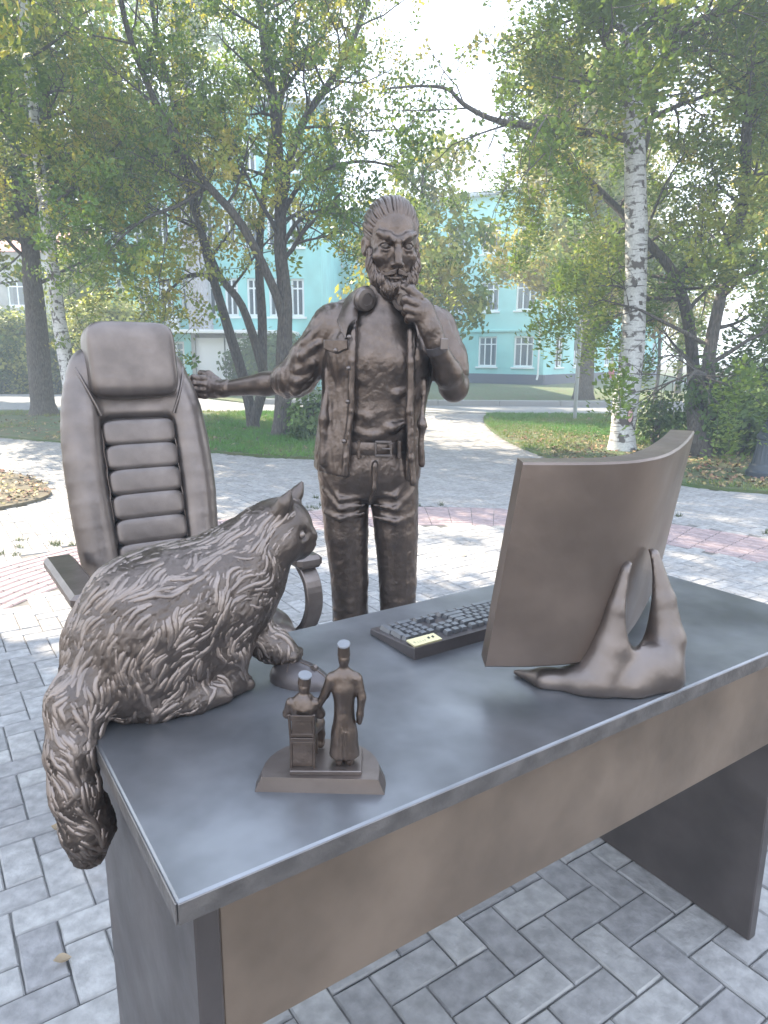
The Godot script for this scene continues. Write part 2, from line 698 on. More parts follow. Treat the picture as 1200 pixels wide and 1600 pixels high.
	M["litter"] = dead
	var bark := mat(Color.WHITE, 0.95)
	bark.albedo_texture = ntex(0.02, 41, lin(0.05, 0.042, 0.036), lin(0.16, 0.14, 0.12), 5, 512, lin(0.10, 0.085, 0.072))
	bark.heightmap_enabled = true
	bark.heightmap_texture = pit
	bark.heightmap_scale = 3.0
	bark.uv1_triplanar = true
	bark.uv1_scale = Vector3(3.0, 0.7, 3.0)
	M["bark"] = bark
	var pale: StandardMaterial3D = bark.duplicate()
	pale.albedo_color = Color(1.3, 1.3, 1.35)
	pale.albedo_texture = ntex(0.02, 42, lin(0.17, 0.16, 0.15), lin(0.34, 0.33, 0.31), 5, 512)
	M["pale_bark"] = pale
	# birch bark: white with black lenticels that run round the stem, dark patches
	var im := Image.create(512, 1024, false, Image.FORMAT_RGB8)
	var n1 := noise(0.012, 51, 4)
	var n2 := noise(0.02, 52, 3)
	for y in 1024:
		for x in 512:
			var a := TAU * x / 512.0
			var cx := cos(a) * 81.0
			var cz := sin(a) * 81.0
			var patchy := n1.get_noise_3d(cx, y * 0.9, cz)
			var line := n2.get_noise_3d(cx * 0.35, y * 2.6, cz * 0.35)
			var w := clampf(0.50 + 0.14 * n2.get_noise_3d(cx * 3.0, y * 3.0, cz * 3.0), 0.0, 1.0)
			var dark := smoothstep(0.20, 0.34, line) * 0.75
			dark = maxf(dark, smoothstep(0.16, 0.36, patchy + 0.12 * line))
			var cc := Color(w, w * 0.985, w * 0.95).lerp(Color(0.10, 0.085, 0.075), dark)
			im.set_pixel(x, y, cc.linear_to_srgb())
	var bi := mat(Color.WHITE, 0.8)
	bi.albedo_texture = ImageTexture.create_from_image(im)
	bi.uv1_scale = Vector3(1.0, 0.42, 1.0)
	bi.heightmap_enabled = true
	bi.heightmap_texture = bi.albedo_texture
	bi.heightmap_scale = 0.4
	M["birch_bark"] = bi


func flat(poly: PackedVector2Array, y: float, thick := 0.0) -> ArrayMesh:  # a sheet (or slab) from a polygon in x, z
	var mb := MB.new()
	var idx := Geometry2D.triangulate_polygon(poly)
	for i in range(0, idx.size(), 3):
		mb.trio(Vector3(poly[idx[i]].x, y, poly[idx[i]].y), Vector3(poly[idx[i + 1]].x, y, poly[idx[i + 1]].y), Vector3(poly[idx[i + 2]].x, y, poly[idx[i + 2]].y), Vector3.UP)
	if thick > 0.0:
		var s := 1.0 if Geometry2D.is_polygon_clockwise(poly) else -1.0
		for i in poly.size():
			var a := poly[i]
			var b := poly[(i + 1) % poly.size()]
			mb.quado(Vector3(a.x, y, a.y), Vector3(b.x, y, b.y), Vector3(b.x, y - thick, b.y), Vector3(a.x, y - thick, a.y), Vector3(a.y - b.y, 0, b.x - a.x) * s)
	return mb.mesh()


func curve2(pts: Array, steps := 6) -> PackedVector2Array:  # smooth line through points
	var out := PackedVector2Array()
	for i in pts.size() - 1:
		var p0: Vector2 = pts[maxi(i - 1, 0)]
		var p1: Vector2 = pts[i]
		var p2: Vector2 = pts[i + 1]
		var p3: Vector2 = pts[mini(i + 2, pts.size() - 1)]
		for k in steps:
			out.append(p1.cubic_interpolate(p2, p0, p3, float(k) / steps))
	out.append(pts[-1])
	return out


func curve3(pts: Array, steps := 5) -> PackedVector3Array:
	var out := PackedVector3Array()
	for i in pts.size() - 1:
		var p0: Vector3 = pts[maxi(i - 1, 0)]
		var p1: Vector3 = pts[i]
		var p2: Vector3 = pts[i + 1]
		var p3: Vector3 = pts[mini(i + 2, pts.size() - 1)]
		for k in steps:
			out.append(p1.cubic_interpolate(p2, p0, p3, float(k) / steps))
	out.append(pts[-1])
	return out


var lawn_left: PackedVector2Array
var lawn_right: PackedVector2Array
var island: PackedVector2Array
const RING := Vector2(0.53, -3.37)


func ground() -> void:
	var sheet := MB.new()
	var s := 160.0
	sheet.quado(Vector3(-s, -0.06, 60), Vector3(s, -0.06, 60), Vector3(s, -0.06, -s), Vector3(-s, -0.06, -s), Vector3.UP)
	struct("ground", sheet.mesh(), M["soil"])
	var bed := PackedVector2Array([Vector2(-16, 8), Vector2(16, 8), Vector2(16, -19.2), Vector2(-16, -19.2)])
	struct("paving_bed", flat(bed, -0.008), M["sand"])
	struct("road", flat(PackedVector2Array([Vector2(-40, -19.3), Vector2(40, -19.3), Vector2(40, -22.0), Vector2(-4, -22.0), Vector2(-8, -26.8), Vector2(-40, -27.0)]), 0.0, 0.05), M["road"])
	lawn_left = curve2([Vector2(-16, -16.5), Vector2(-9.5, -13.8), Vector2(-6.99, -12.77), Vector2(-5.52, -12.08), Vector2(-3.06, -11.11), Vector2(-1.73, -10.46), Vector2(-0.6, -10.3), Vector2(0.0, -11.2), Vector2(0.15, -14), Vector2(0.2, -17), Vector2(0.0, -18.9)], 4)
	lawn_left.append(Vector2(-16, -18.9))
	lawn_right = curve2([Vector2(2.7, -18.6), Vector2(2.35, -16.8), Vector2(2.2, -14.5), Vector2(2.25, -12.2), Vector2(2.55, -10.3), Vector2(3.1, -9.0), Vector2(3.7, -8.2), Vector2(4.4, -7.8), Vector2(6.5, -7.3), Vector2(16, -7.0)], 4)
	lawn_right.append(Vector2(16, -18.8))
	island = curve2([Vector2(-9, -8.9), Vector2(-5.6, -8.95), Vector2(-4.9, -8.87), Vector2(-4.27, -8.42), Vector2(-3.85, -7.9), Vector2(-3.58, -7.35), Vector2(-3.76, -6.75), Vector2(-4.4, -6.3), Vector2(-9, -5.4)], 4)
	var far_lawn := PackedVector2Array([Vector2(-4.2, -22.25), Vector2(50, -22.25), Vector2(50, -70), Vector2(-9, -70), Vector2(-9, -27.2), Vector2(-7.6, -26.9)])
	struct("lawn", flat(lawn_left, 0.035, 0.1), M["turf"])
	struct("lawn", flat(lawn_right, 0.035, 0.1), M["turf"])
	struct("litter_bed", flat(island, 0.03, 0.1), M["soil"])
	struct("lawn", flat(far_lawn, 0.03, 0.1), M["turf"])
	var kerb := MB.new()
	var kn := 14
	for k in kn:
		kerb.box(Vector3(-3.1 + k * 1.9, 0.05, -22.12), Vector3(0.945, 0.12, 0.09), 0.015)
	struct("kerb", kerb.mesh(), M["kerb"])
	# far path beyond the lawn, at the right
	struct("path", flat(PackedVector2Array([Vector2(16.5, -41), Vector2(40, -36), Vector2(44, -44), Vector2(20, -49)]), 0.045), M["road"])


func paving() -> void:
	var root := Node3D.new()
	root.name = nm("paving")
	add_child(root)
	root.set_meta("kind", "structure")
	var w := 0.102
	var meshes := []
	var r := RandomNumberGenerator.new()
	r.seed = 5
	var jag := noise(24.0, 15, 3)
	for k in 6:
		var mb := MB.new()
		var hx := w - 0.0018
		var hz := w * 0.5 - 0.0018
		var us := [-1.0, -0.955, -0.6, -0.2, 0.2, 0.6, 0.955, 1.0]
		var vs := [-1.0, -0.91, -0.35, 0.35, 0.91, 1.0]
		var spot := func(i: int, j: int) -> Vector3:
			var x: float = us[i] * hx
			var z: float = vs[j] * hz
			var q := Vector3(x + k * 3.0, 0.0, z)
			var rim := i == 0 or j == 0 or i == 7 or j == 5
			var y := 0.02 + 0.0008 * jag.get_noise_3dv(q)
			if rim:
				y -= 0.0048 + 0.004 * maxf(0.0, jag.get_noise_3dv(q + Vector3(0, 9, 0)) - 0.1)
				x -= signf(x) * 0.0035 * maxf(0.0, jag.get_noise_3dv(q + Vector3(0, 5, 0)))
				z -= signf(z) * 0.0035 * maxf(0.0, jag.get_noise_3dv(q + Vector3(0, 7, 0)))
			return Vector3(x, y, z)
		for j in 5:
			for i in 7:
				mb.quado(spot.call(i, j), spot.call(i + 1, j), spot.call(i + 1, j + 1), spot.call(i, j + 1), Vector3.UP)
		var low := Vector3(0, -0.035, 0)
		for i in 7:
			for j in [0, 5]:
				var p: Vector3 = spot.call(i, j)
				var q: Vector3 = spot.call(i + 1, j)
				mb.quado(p, q, q + low, p + low, Vector3(0, 0, -1 if j == 0 else 1))
		for j in 5:
			for i in [0, 7]:
				var p: Vector3 = spot.call(i, j)
				var q: Vector3 = spot.call(i, j + 1)
				mb.quado(p, q, q + low, p + low, Vector3(-1 if i == 0 else 1, 0, 0))
		meshes.append(mb.mesh())
	var plain_paver := MB.new()
	plain_paver.box(Vector3.ZERO, Vector3(w - 0.0022, 0.02, w * 0.5 - 0.0022), 0.0045)
	var near := []
	var far := []
	var bU := Basis(UX, Vector3.UP, -UZ)
	var bV := Basis(-UZ, Vector3.UP, -UX)
	var o := Vector3(0.363, 0, -1.601)
	for b in range(-130, 215):
		for a in range(-190, 190):
			var t := posmod(a + b, 4)
			if t != 0 and t != 2:
				continue
			var p := o + UX * w * (a + (1.0 if t == 0 else 0.5)) + UZ * w * (b + (0.5 if t == 0 else 1.0))
			if p.z < -19.0 or not seen(p, 0.5):
				continue
			var q := Vector2(p.x, p.z)
			var rad := q.distance_to(RING)
			if rad > 2.86 and rad < 3.66 and p.z < -4.0:
				continue
			if Geometry2D.is_point_in_polygon(q, lawn_left) or Geometry2D.is_point_in_polygon(q, lawn_right) or Geometry2D.is_point_in_polygon(q, island):
				continue
			var e := [p.distance_squared_to(Vector3(0, 1.5, 0)), p, t == 0]
			far.append(e)
	far.sort_custom(func(x, y): return x[0] < y[0])
	near = far.slice(0, 300)
	far = far.slice(300)
	for e in near:
		var tilt := Basis.from_euler(Vector3(r.randf_range(-0.009, 0.009), r.randf_range(-0.008, 0.008), r.randf_range(-0.006, 0.006)))
		var at: Vector3 = e[1]
		at.y = -0.02 + r.randf_range(-0.0025, 0.0015)
		part("paver", meshes[r.randi() % 6], M["paver_%d" % (r.randi() % 5)], root, Transform3D((bU if e[2] else bV) * tilt, at))
	var xf := []
	var cs := []
	for e in far:
		var at: Vector3 = e[1]
		at.y = -0.02 + r.randf_range(-0.0025, 0.0015)
		var tilt := Basis.from_euler(Vector3(r.randf_range(-0.008, 0.008), r.randf_range(-0.008, 0.008), r.randf_range(-0.008, 0.008)))
		xf.append(Transform3D((bU if e[2] else bV) * tilt, at))
		var g := r.randf_range(-0.04, 0.04)
		cs.append(Color(0.31 + g, 0.297 + g, 0.288 + g))
	stuff("distant_pavers", plain_paver.mesh(), M["paver_any"], xf, cs, root)
	# the ring of ribbed red tiles
	var band := Node3D.new()
	band.name = nm("tactile_band")
	add_child(band)
	band.set_meta("kind", "structure")
	var tile := MB.new()
	var step := 0.0645
	for row in 1:
		var ri := 2.87
		var ro := 3.65
		var ribs := 9
		var prof := []
		for k in ribs:
			var x0 := lerpf(ri, ro, float(k) / ribs)
			var x1 := lerpf(ri, ro, float(k + 1) / ribs)
			prof.append_array([[x0, -0.008], [lerpf(x0, x1, 0.12), -0.008], [lerpf(x0, x1, 0.26), 0.0], [lerpf(x0, x1, 0.86), 0.0], [x1, -0.008]])
		var ha := step * 0.5 - 0.0008
		for k in prof.size() - 1:
			var p: Array = prof[k]
			var q: Array = prof[k + 1]
			if p[0] == q[0]:
				continue
			tile.quado(Vector3(p[0] * sin(-ha), p[1], -p[0] * cos(ha)), Vector3(p[0] * sin(ha), p[1], -p[0] * cos(ha)), Vector3(q[0] * sin(ha), q[1], -q[0] * cos(ha)), Vector3(q[0] * sin(-ha), q[1], -q[0] * cos(ha)), Vector3.UP)
	var tm := tile.mesh()
	for k in range(-26, 27):
		var a := k * step
		var c := Vector3(RING.x + 3.26 * sin(a), 0, RING.y - 3.26 * cos(a))
		if seen(c, 0.5):
			part("ribbed_tile", tm, M["red_tile"], band, Transform3D(Basis(Vector3.UP, -a), Vector3(RING.x, 0.0, RING.y)))


func window_at(b: Node3D, at: Vector3, bs: Basis, w: float, h: float, kind := 3) -> void:  # at = middle of the sill line, bs.z outward
	var xf := Transform3D(bs, at)
	var fr := MB.new()
	var t := 0.045
	for s in [-1, 1]:
		fr.box(Vector3(s * (w * 0.5 - t), h * 0.5, -0.06), Vector3(t, h * 0.5, 0.03), 0.0)
	fr.box(Vector3(0, h - t, -0.06), Vector3(w * 0.5 - t * 2, t, 0.03), 0.0)
	fr.box(Vector3(0, t, -0.06), Vector3(w * 0.5 - t * 2, t, 0.03), 0.0)
	fr.box(Vector3(0, h * 0.74, -0.062), Vector3(w * 0.5 - t * 2, t * 0.7, 0.025), 0.0)
	for k in range(1, kind):
		fr.box(Vector3(-w * 0.5 + w * k / kind, h * 0.5, -0.058), Vector3(t * 0.75, h * 0.5 - t * 2, 0.02), 0.0)
	var f := part("window", fr.mesh(), M["white"], b, xf)
	var pane := MB.new()
	pane.quado(Vector3(-w * 0.5, 0, -0.07), Vector3(w * 0.5, 0, -0.07), Vector3(w * 0.5, h, -0.07), Vector3(-w * 0.5, h, -0.07), Vector3.BACK)
	part("pane", pane.mesh(), M["glass"], f)
	var cu := MB.new()
	var wide := w * 0.22
	for s in [-1, 1]:
		cu.grid(16, 1, func(u, v): return Vector3(s * (w * 0.5 - wide * u), h * v, -0.16 + 0.02 * sin(u * 30.0)))
	part("curtain", cu.mesh(), M["curtain"], f)
	var si := MB.new()
	si.box(Vector3(0, -0.05, 0.05), Vector3(w * 0.5 + 0.1, 0.045, 0.09), 0.01)
	part("sill", si.mesh(), M["white"], f)


func wall_with_holes(mb: MB, at: Vector3, bs: Basis, length: float, height: float, y0: float, holes: Array) -> void:
	# a wall face in the plane of bs, holes = [left, bottom, width, height]; each hole gets reveals 0.2 deep
	var xs := [0.0, length]
	var ys := [y0, height]
	for q in holes:
		xs.append_array([q[0], q[0] + q[2]])
		ys.append_array([q[1], q[1] + q[3]])
	xs.sort()
	ys.sort()
	for i in xs.size() - 1:
		if xs[i + 1] - xs[i] < 0.001:
			continue
		for j in ys.size() - 1:
			if ys[j + 1] - ys[j] < 0.001:
				continue
			var mx: float = (xs[i] + xs[i + 1]) * 0.5
			var my: float = (ys[j] + ys[j + 1]) * 0.5
			var open := false
			for q in holes:
				if mx > q[0] and mx < q[0] + q[2] and my > q[1] and my < q[1] + q[3]:
					open = true
			if not open:
				mb.quado(at + bs * Vector3(xs[i], ys[j], 0), at + bs * Vector3(xs[i + 1], ys[j], 0), at + bs * Vector3(xs[i + 1], ys[j + 1], 0), at + bs * Vector3(xs[i], ys[j + 1], 0), bs.z)
	for q in holes:
		var a := Vector3(q[0], q[1], 0)
		var dz := Vector3(0, 0, -0.3)
		var c := [a, a + Vector3(q[2], 0, 0), a + Vector3(q[2], q[3], 0), a + Vector3(0, q[3], 0)]
		for k in 4:
			var p: Vector3 = c[k]
			var r: Vector3 = c[(k + 1) % 4]
			var mid := a + Vector3(q[2] * 0.5, q[3] * 0.5, 0)
			mb.quado(at + bs * p, at + bs * r, at + bs * (r + dz), at + bs * (p + dz), bs * (mid - (p + r) * 0.5))


func buildings() -> void:
	# main block: a corner near the camera, three storeys, dark plinth
	var e1 := Vector3(-0.82, 0, -0.572)
	var n1 := Vector3(-0.572, 0, 0.82)
	var e2 := Vector3(0.572, 0, -0.82)
	var k0 := Vector3(8.37, 0, -38)
	var hgt := 9.8
	var b := thing("office_building", "turquoise three storey building on a dark plinth, its corner beyond the lawn", "building", k0)
	var walls := MB.new()
	var dark := MB.new()
	var bs1 := Basis(-e1, Vector3.UP, n1)
	var len1 := 26.0
	var holes := []
	var rows := [[0.95, 1.62], [3.9, 1.55], [6.9, 1.55]]
	for k in 12:
		for r in rows:
			holes.append([len1 - 1.75 - k * 2.15, r[0], 1.15, r[1]])
	wall_with_holes(walls, e1 * len1, bs1, len1, hgt, 0.0, holes)
	var bs2 := Basis(e2, Vector3.UP, Vector3(0.82, 0, 0.572))
	var len2 := 24.0
	var holes2 := []
	for k in 8:
		for r in rows:
			holes2.append([1.6 + k * 2.8, r[0], 1.15, r[1]])
	wall_with_holes(walls, Vector3.ZERO, bs2, len2, hgt, 0.0, holes2)
	var far1 := e1 * len1
	var far2 := e2 * len2
	walls.quado(far1, far1 + far2, far1 + far2 + Vector3(0, hgt, 0), far1 + Vector3(0, hgt, 0), e1)
	walls.quado(far2, far1 + far2, far1 + far2 + Vector3(0, hgt, 0), far2 + Vector3(0, hgt, 0), e2)
	part("wall", walls.mesh(), M["turquoise"], b)
	var inner := MB.new()
	inner.quado(e1 * len1 - n1 * 2.0, -n1 * 2.0, -n1 * 2.0 + Vector3(0, hgt - 0.3, 0), e1 * len1 - n1 * 2.0 + Vector3(0, hgt - 0.3, 0), n1)
	inner.quado(-bs2.z * 2.0, far2 - bs2.z * 2.0, far2 - bs2.z * 2.0 + Vector3(0, hgt - 0.3, 0), -bs2.z * 2.0 + Vector3(0, hgt - 0.3, 0), bs2.z)
	part("inner_wall", inner.mesh(), M["room"], b)
	dark.box(e1 * len1 * 0.5 + n1 * 0.02, Vector3(len1 * 0.5 + 0.06, 0.56, 0.05), 0.01, bs1)
	part("plinth", dark.mesh(), M["plinth"], b)
	var dark2 := MB.new()
	dark2.box(e2 * len2 * 0.5 + bs2.z * 0.02, Vector3(len2 * 0.5 - 0.08, 0.555, 0.05), 0.01, bs2)
	part("plinth", dark2.mesh(), M["plinth"], b)
	var band := MB.new()
	band.box(e1 * len1 * 0.5 + n1 * 0.03 + Vector3(0, 2.86, 0), Vector3(len1 * 0.5 + 0.08, 0.07, 0.08), 0.02, bs1)
	band.box(e2 * len2 * 0.5 + bs2.z * 0.03 + Vector3(0, 2.859, 0), Vector3(len2 * 0.5 - 0.1, 0.068, 0.08), 0.02, bs2)
	part("string_course", band.mesh(), M["turquoise"], b)
	var roof := MB.new()
	roof.box((far1 + far2) * 0.5 + Vector3(0, hgt + 0.1, 0), Vector3(len1 * 0.5 + 0.35, 0.12, len2 * 0.5 + 0.35), 0.03, bs1)
	part("roof", roof.mesh(), M["zinc"], b)
	var pipe := MB.new()
	var pp := e1 * 0.25 + n1 * 0.09
	pipe.tube(PackedVector3Array([pp + Vector3(0, 0.3, 0) + n1 * 0.1, pp + Vector3(0, 0.5, 0), pp + Vector3(0, hgt, 0)]), PackedFloat32Array([0.055, 0.055, 0.055]), 8)
	part("drainpipe", pipe.mesh(), M["white"], b)
	for q in holes:
		if q[0] > 6.0:
			window_at(b, e1 * len1 + bs1 * Vector3(q[0] + q[2] * 0.5, q[1], -0.06), bs1, q[2], q[3])
	for q in holes2:
		window_at(b, bs2 * Vector3(q[0] + q[2] * 0.5, q[1], -0.06), bs2, q[2], q[3])
	# the wing at the left, nearer
	var wz := -31.0
	var w := thing("building_wing", "bright turquoise wing with tall narrow windows behind the many stemmed tree", "building", Vector3(-11.7, 0, wz))
	var wm := MB.new()
	var hw := []
	for k in 9:
		for r in [[3.1, 1.55], [5.9, 1.8], [8.8, 1.4]]:
			hw.append([0.27 + k * 0.93, r[0], 0.56, r[1]])
	wall_with_holes(wm, Vector3.ZERO, Basis(), 9.0, 11.2, 0.0, hw)
	wm.quado(Vector3.ZERO, Vector3(0, 0, -12), Vector3(0, 11.2, -12), Vector3(0, 11.2, 0), Vector3.LEFT)
	wm.quado(Vector3(9, 0, 0), Vector3(9, 0, -14), Vector3(9, 11.2, -14), Vector3(9, 11.2, 0), Vector3.RIGHT)
	part("wall", wm.mesh(), M["turquoise"], w)
	var wi := MB.new()
	wi.quado(Vector3(0.05, 0, -1.5), Vector3(8.95, 0, -1.5), Vector3(8.95, 11, -1.5), Vector3(0.05, 11, -1.5), Vector3.BACK)
	part("inner_wall", wi.mesh(), M["room"], w)
	var wr := MB.new()
	wr.box(Vector3(4.5, 11.3, -6.8), Vector3(4.8, 0.12, 7.2), 0.03)
	part("roof", wr.mesh(), M["zinc"], w)
	for q in hw:
		window_at(w, Vector3(q[0] + q[2] * 0.5, q[1], -0.06), Basis(), q[2], q[3], 2)
	var ac := thing("air_conditioner", "white outdoor air conditioner unit fixed to the turquoise wing", "air conditioner", Vector3(-9.1, 2.55, wz + 0.02))
	var am := MB.new()
	am.box(Vector3(0, 0.27, 0.2), Vector3(0.4, 0.27, 0.16), 0.02)
	part("case", am.mesh(), M["white"], ac)
	var fan := MB.new()
	for k in 5:
		fan.tube(ring3(Vector3(-0.1, 0.27, 0.37), 0.04 + 0.04 * k, 20), filled(21, 0.006), 5, false)
	part("fan_grille", fan.mesh(), M["plinth"], ac)
	# low annexe with white gates before the wing
	var g := thing("garage", "low white garage with flat roof before the turquoise wing", "garage", Vector3(-9.0, 0, -28.6))
	var gm := MB.new()
	wall_with_holes(gm, Vector3.ZERO, Basis(), 1.35, 2.3, 0.0, [[0.35, 0.75, 0.7, 1.25]])
	gm.quado(Vector3.ZERO, Vector3(0, 0, -2.3), Vector3(0, 2.3, -2.3), Vector3(0, 2.3, 0), Vector3.LEFT)
	part("wall", gm.mesh(), M["turquoise"], g)
	window_at(g, Vector3(0.7, 0.75, -0.06), Basis(), 0.7, 1.25, 2)
	var gw := MB.new()
	gw.box(Vector3(1.42, 1.15, -0.02), Vector3(0.07, 1.15, 0.1), 0.01)
	gw.box(Vector3(5.2, 1.15, -0.02), Vector3(0.08, 1.15, 0.1), 0.01)
	gw.box(Vector3(3.25, 1.15, -1.2), Vector3(1.75, 1.14, 0.9), 0.01)
	part("wall", gw.mesh(), M["gray_wall"], g)
	for k in 3:
		var gp := MB.new()
		gp.box(Vector3(2.02 + k * 1.2, 1.1, -0.2), Vector3(0.57, 1.05, 0.04), 0.01)
		part("gate_leaf", gp.mesh(), M["white"], g)
	var gr := MB.new()
	gr.box(Vector3(2.6, 2.38, -1.0), Vector3(2.75, 0.07, 1.3), 0.02)
	part("roof", gr.mesh(), M["white"], g)
	# gray house at the far left
	var h := thing("gray_house", "pale gray house with red roof behind the hedge at the left edge", "building", Vector3(-33, 0, -46))
	var hm := MB.new()
	var hh := []
	for k in 6:
		for r in [1.2, 4.4]:
			hh.append([1.5 + k * 2.6, r, 1.2, 1.6])
	wall_with_holes(hm, Vector3.ZERO, Basis(), 16.0, 7.6, 0.0, hh)
	hm.quado(Vector3(16, 0, 0), Vector3(16, 0, -9), Vector3(16, 7.6, -9), Vector3(16, 7.6, 0), Vector3.RIGHT)
	part("wall", hm.mesh(), M["gray_wall"], h)
	var hi := MB.new()
	hi.quado(Vector3(0.05, 0, -1.5), Vector3(15.9, 0, -1.5), Vector3(15.9, 7.5, -1.5), Vector3(0.05, 7.5, -1.5), Vector3.BACK)
	part("inner_wall", hi.mesh(), M["room"], h)
	for q in hh:
		window_at(h, Vector3(q[0] + q[2] * 0.5, q[1], -0.06), Basis(), q[2], q[3], 2)
	var hr := MB.new()
	hr.prism(PackedVector2Array([Vector2(0.5, 7.6), Vector2(-9.5, 7.6), Vector2(-4.5, 9.6)]), Transform3D(Basis(Vector3(0, 0, 1), Vector3.UP, Vector3(-1, 0, 0)), Vector3(16.5, 0, 0)), 17.0)
	part("roof", hr.mesh(), M["red_roof"], h)


func ring3(c: Vector3, r: float, k: int, bs := Basis()) -> PackedVector3Array:
	var out := PackedVector3Array()
	for i in k + 1:
		out.append(c + bs * Vector3(cos(TAU * i / k), sin(TAU * i / k), 0) * r)
	return out


func filled(k: int, x: float) -> PackedFloat32Array:
	var out := PackedFloat32Array()
	out.resize(k)
	out.fill(x)
	return out


const TURN := 0.5922
const DESK_TOP := 0.886


func desk() -> void:
	var t := thing("desk", "large bronze office desk carrying the cat, keyboard and curved monitor", "desk", Vector3(-0.235, 0, -0.69), TURN)
	var top := MB.new()
	top.box(Vector3(0.7915, DESK_TOP - 0.016, -0.333), Vector3(0.7915, 0.016, 0.333), 0.004)
	part("desk_top", top.mesh(), M["bronze_skylit"], t)
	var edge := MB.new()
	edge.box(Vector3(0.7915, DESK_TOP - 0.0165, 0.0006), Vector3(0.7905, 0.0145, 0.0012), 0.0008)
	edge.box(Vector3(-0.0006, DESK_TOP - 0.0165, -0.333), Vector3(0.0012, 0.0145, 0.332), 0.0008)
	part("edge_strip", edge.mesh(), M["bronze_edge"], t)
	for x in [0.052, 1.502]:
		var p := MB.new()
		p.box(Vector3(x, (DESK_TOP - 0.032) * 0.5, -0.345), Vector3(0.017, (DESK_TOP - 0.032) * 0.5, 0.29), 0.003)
		part("side_panel", p.mesh(), M["bronze_shaded"], t)
	var front := MB.new()
	front.box(Vector3(0.777, 0.7165, -0.073), Vector3(0.708, 0.1375, 0.012), 0.003)
	part("front_panel", front.mesh(), M["bronze_panel"], t)


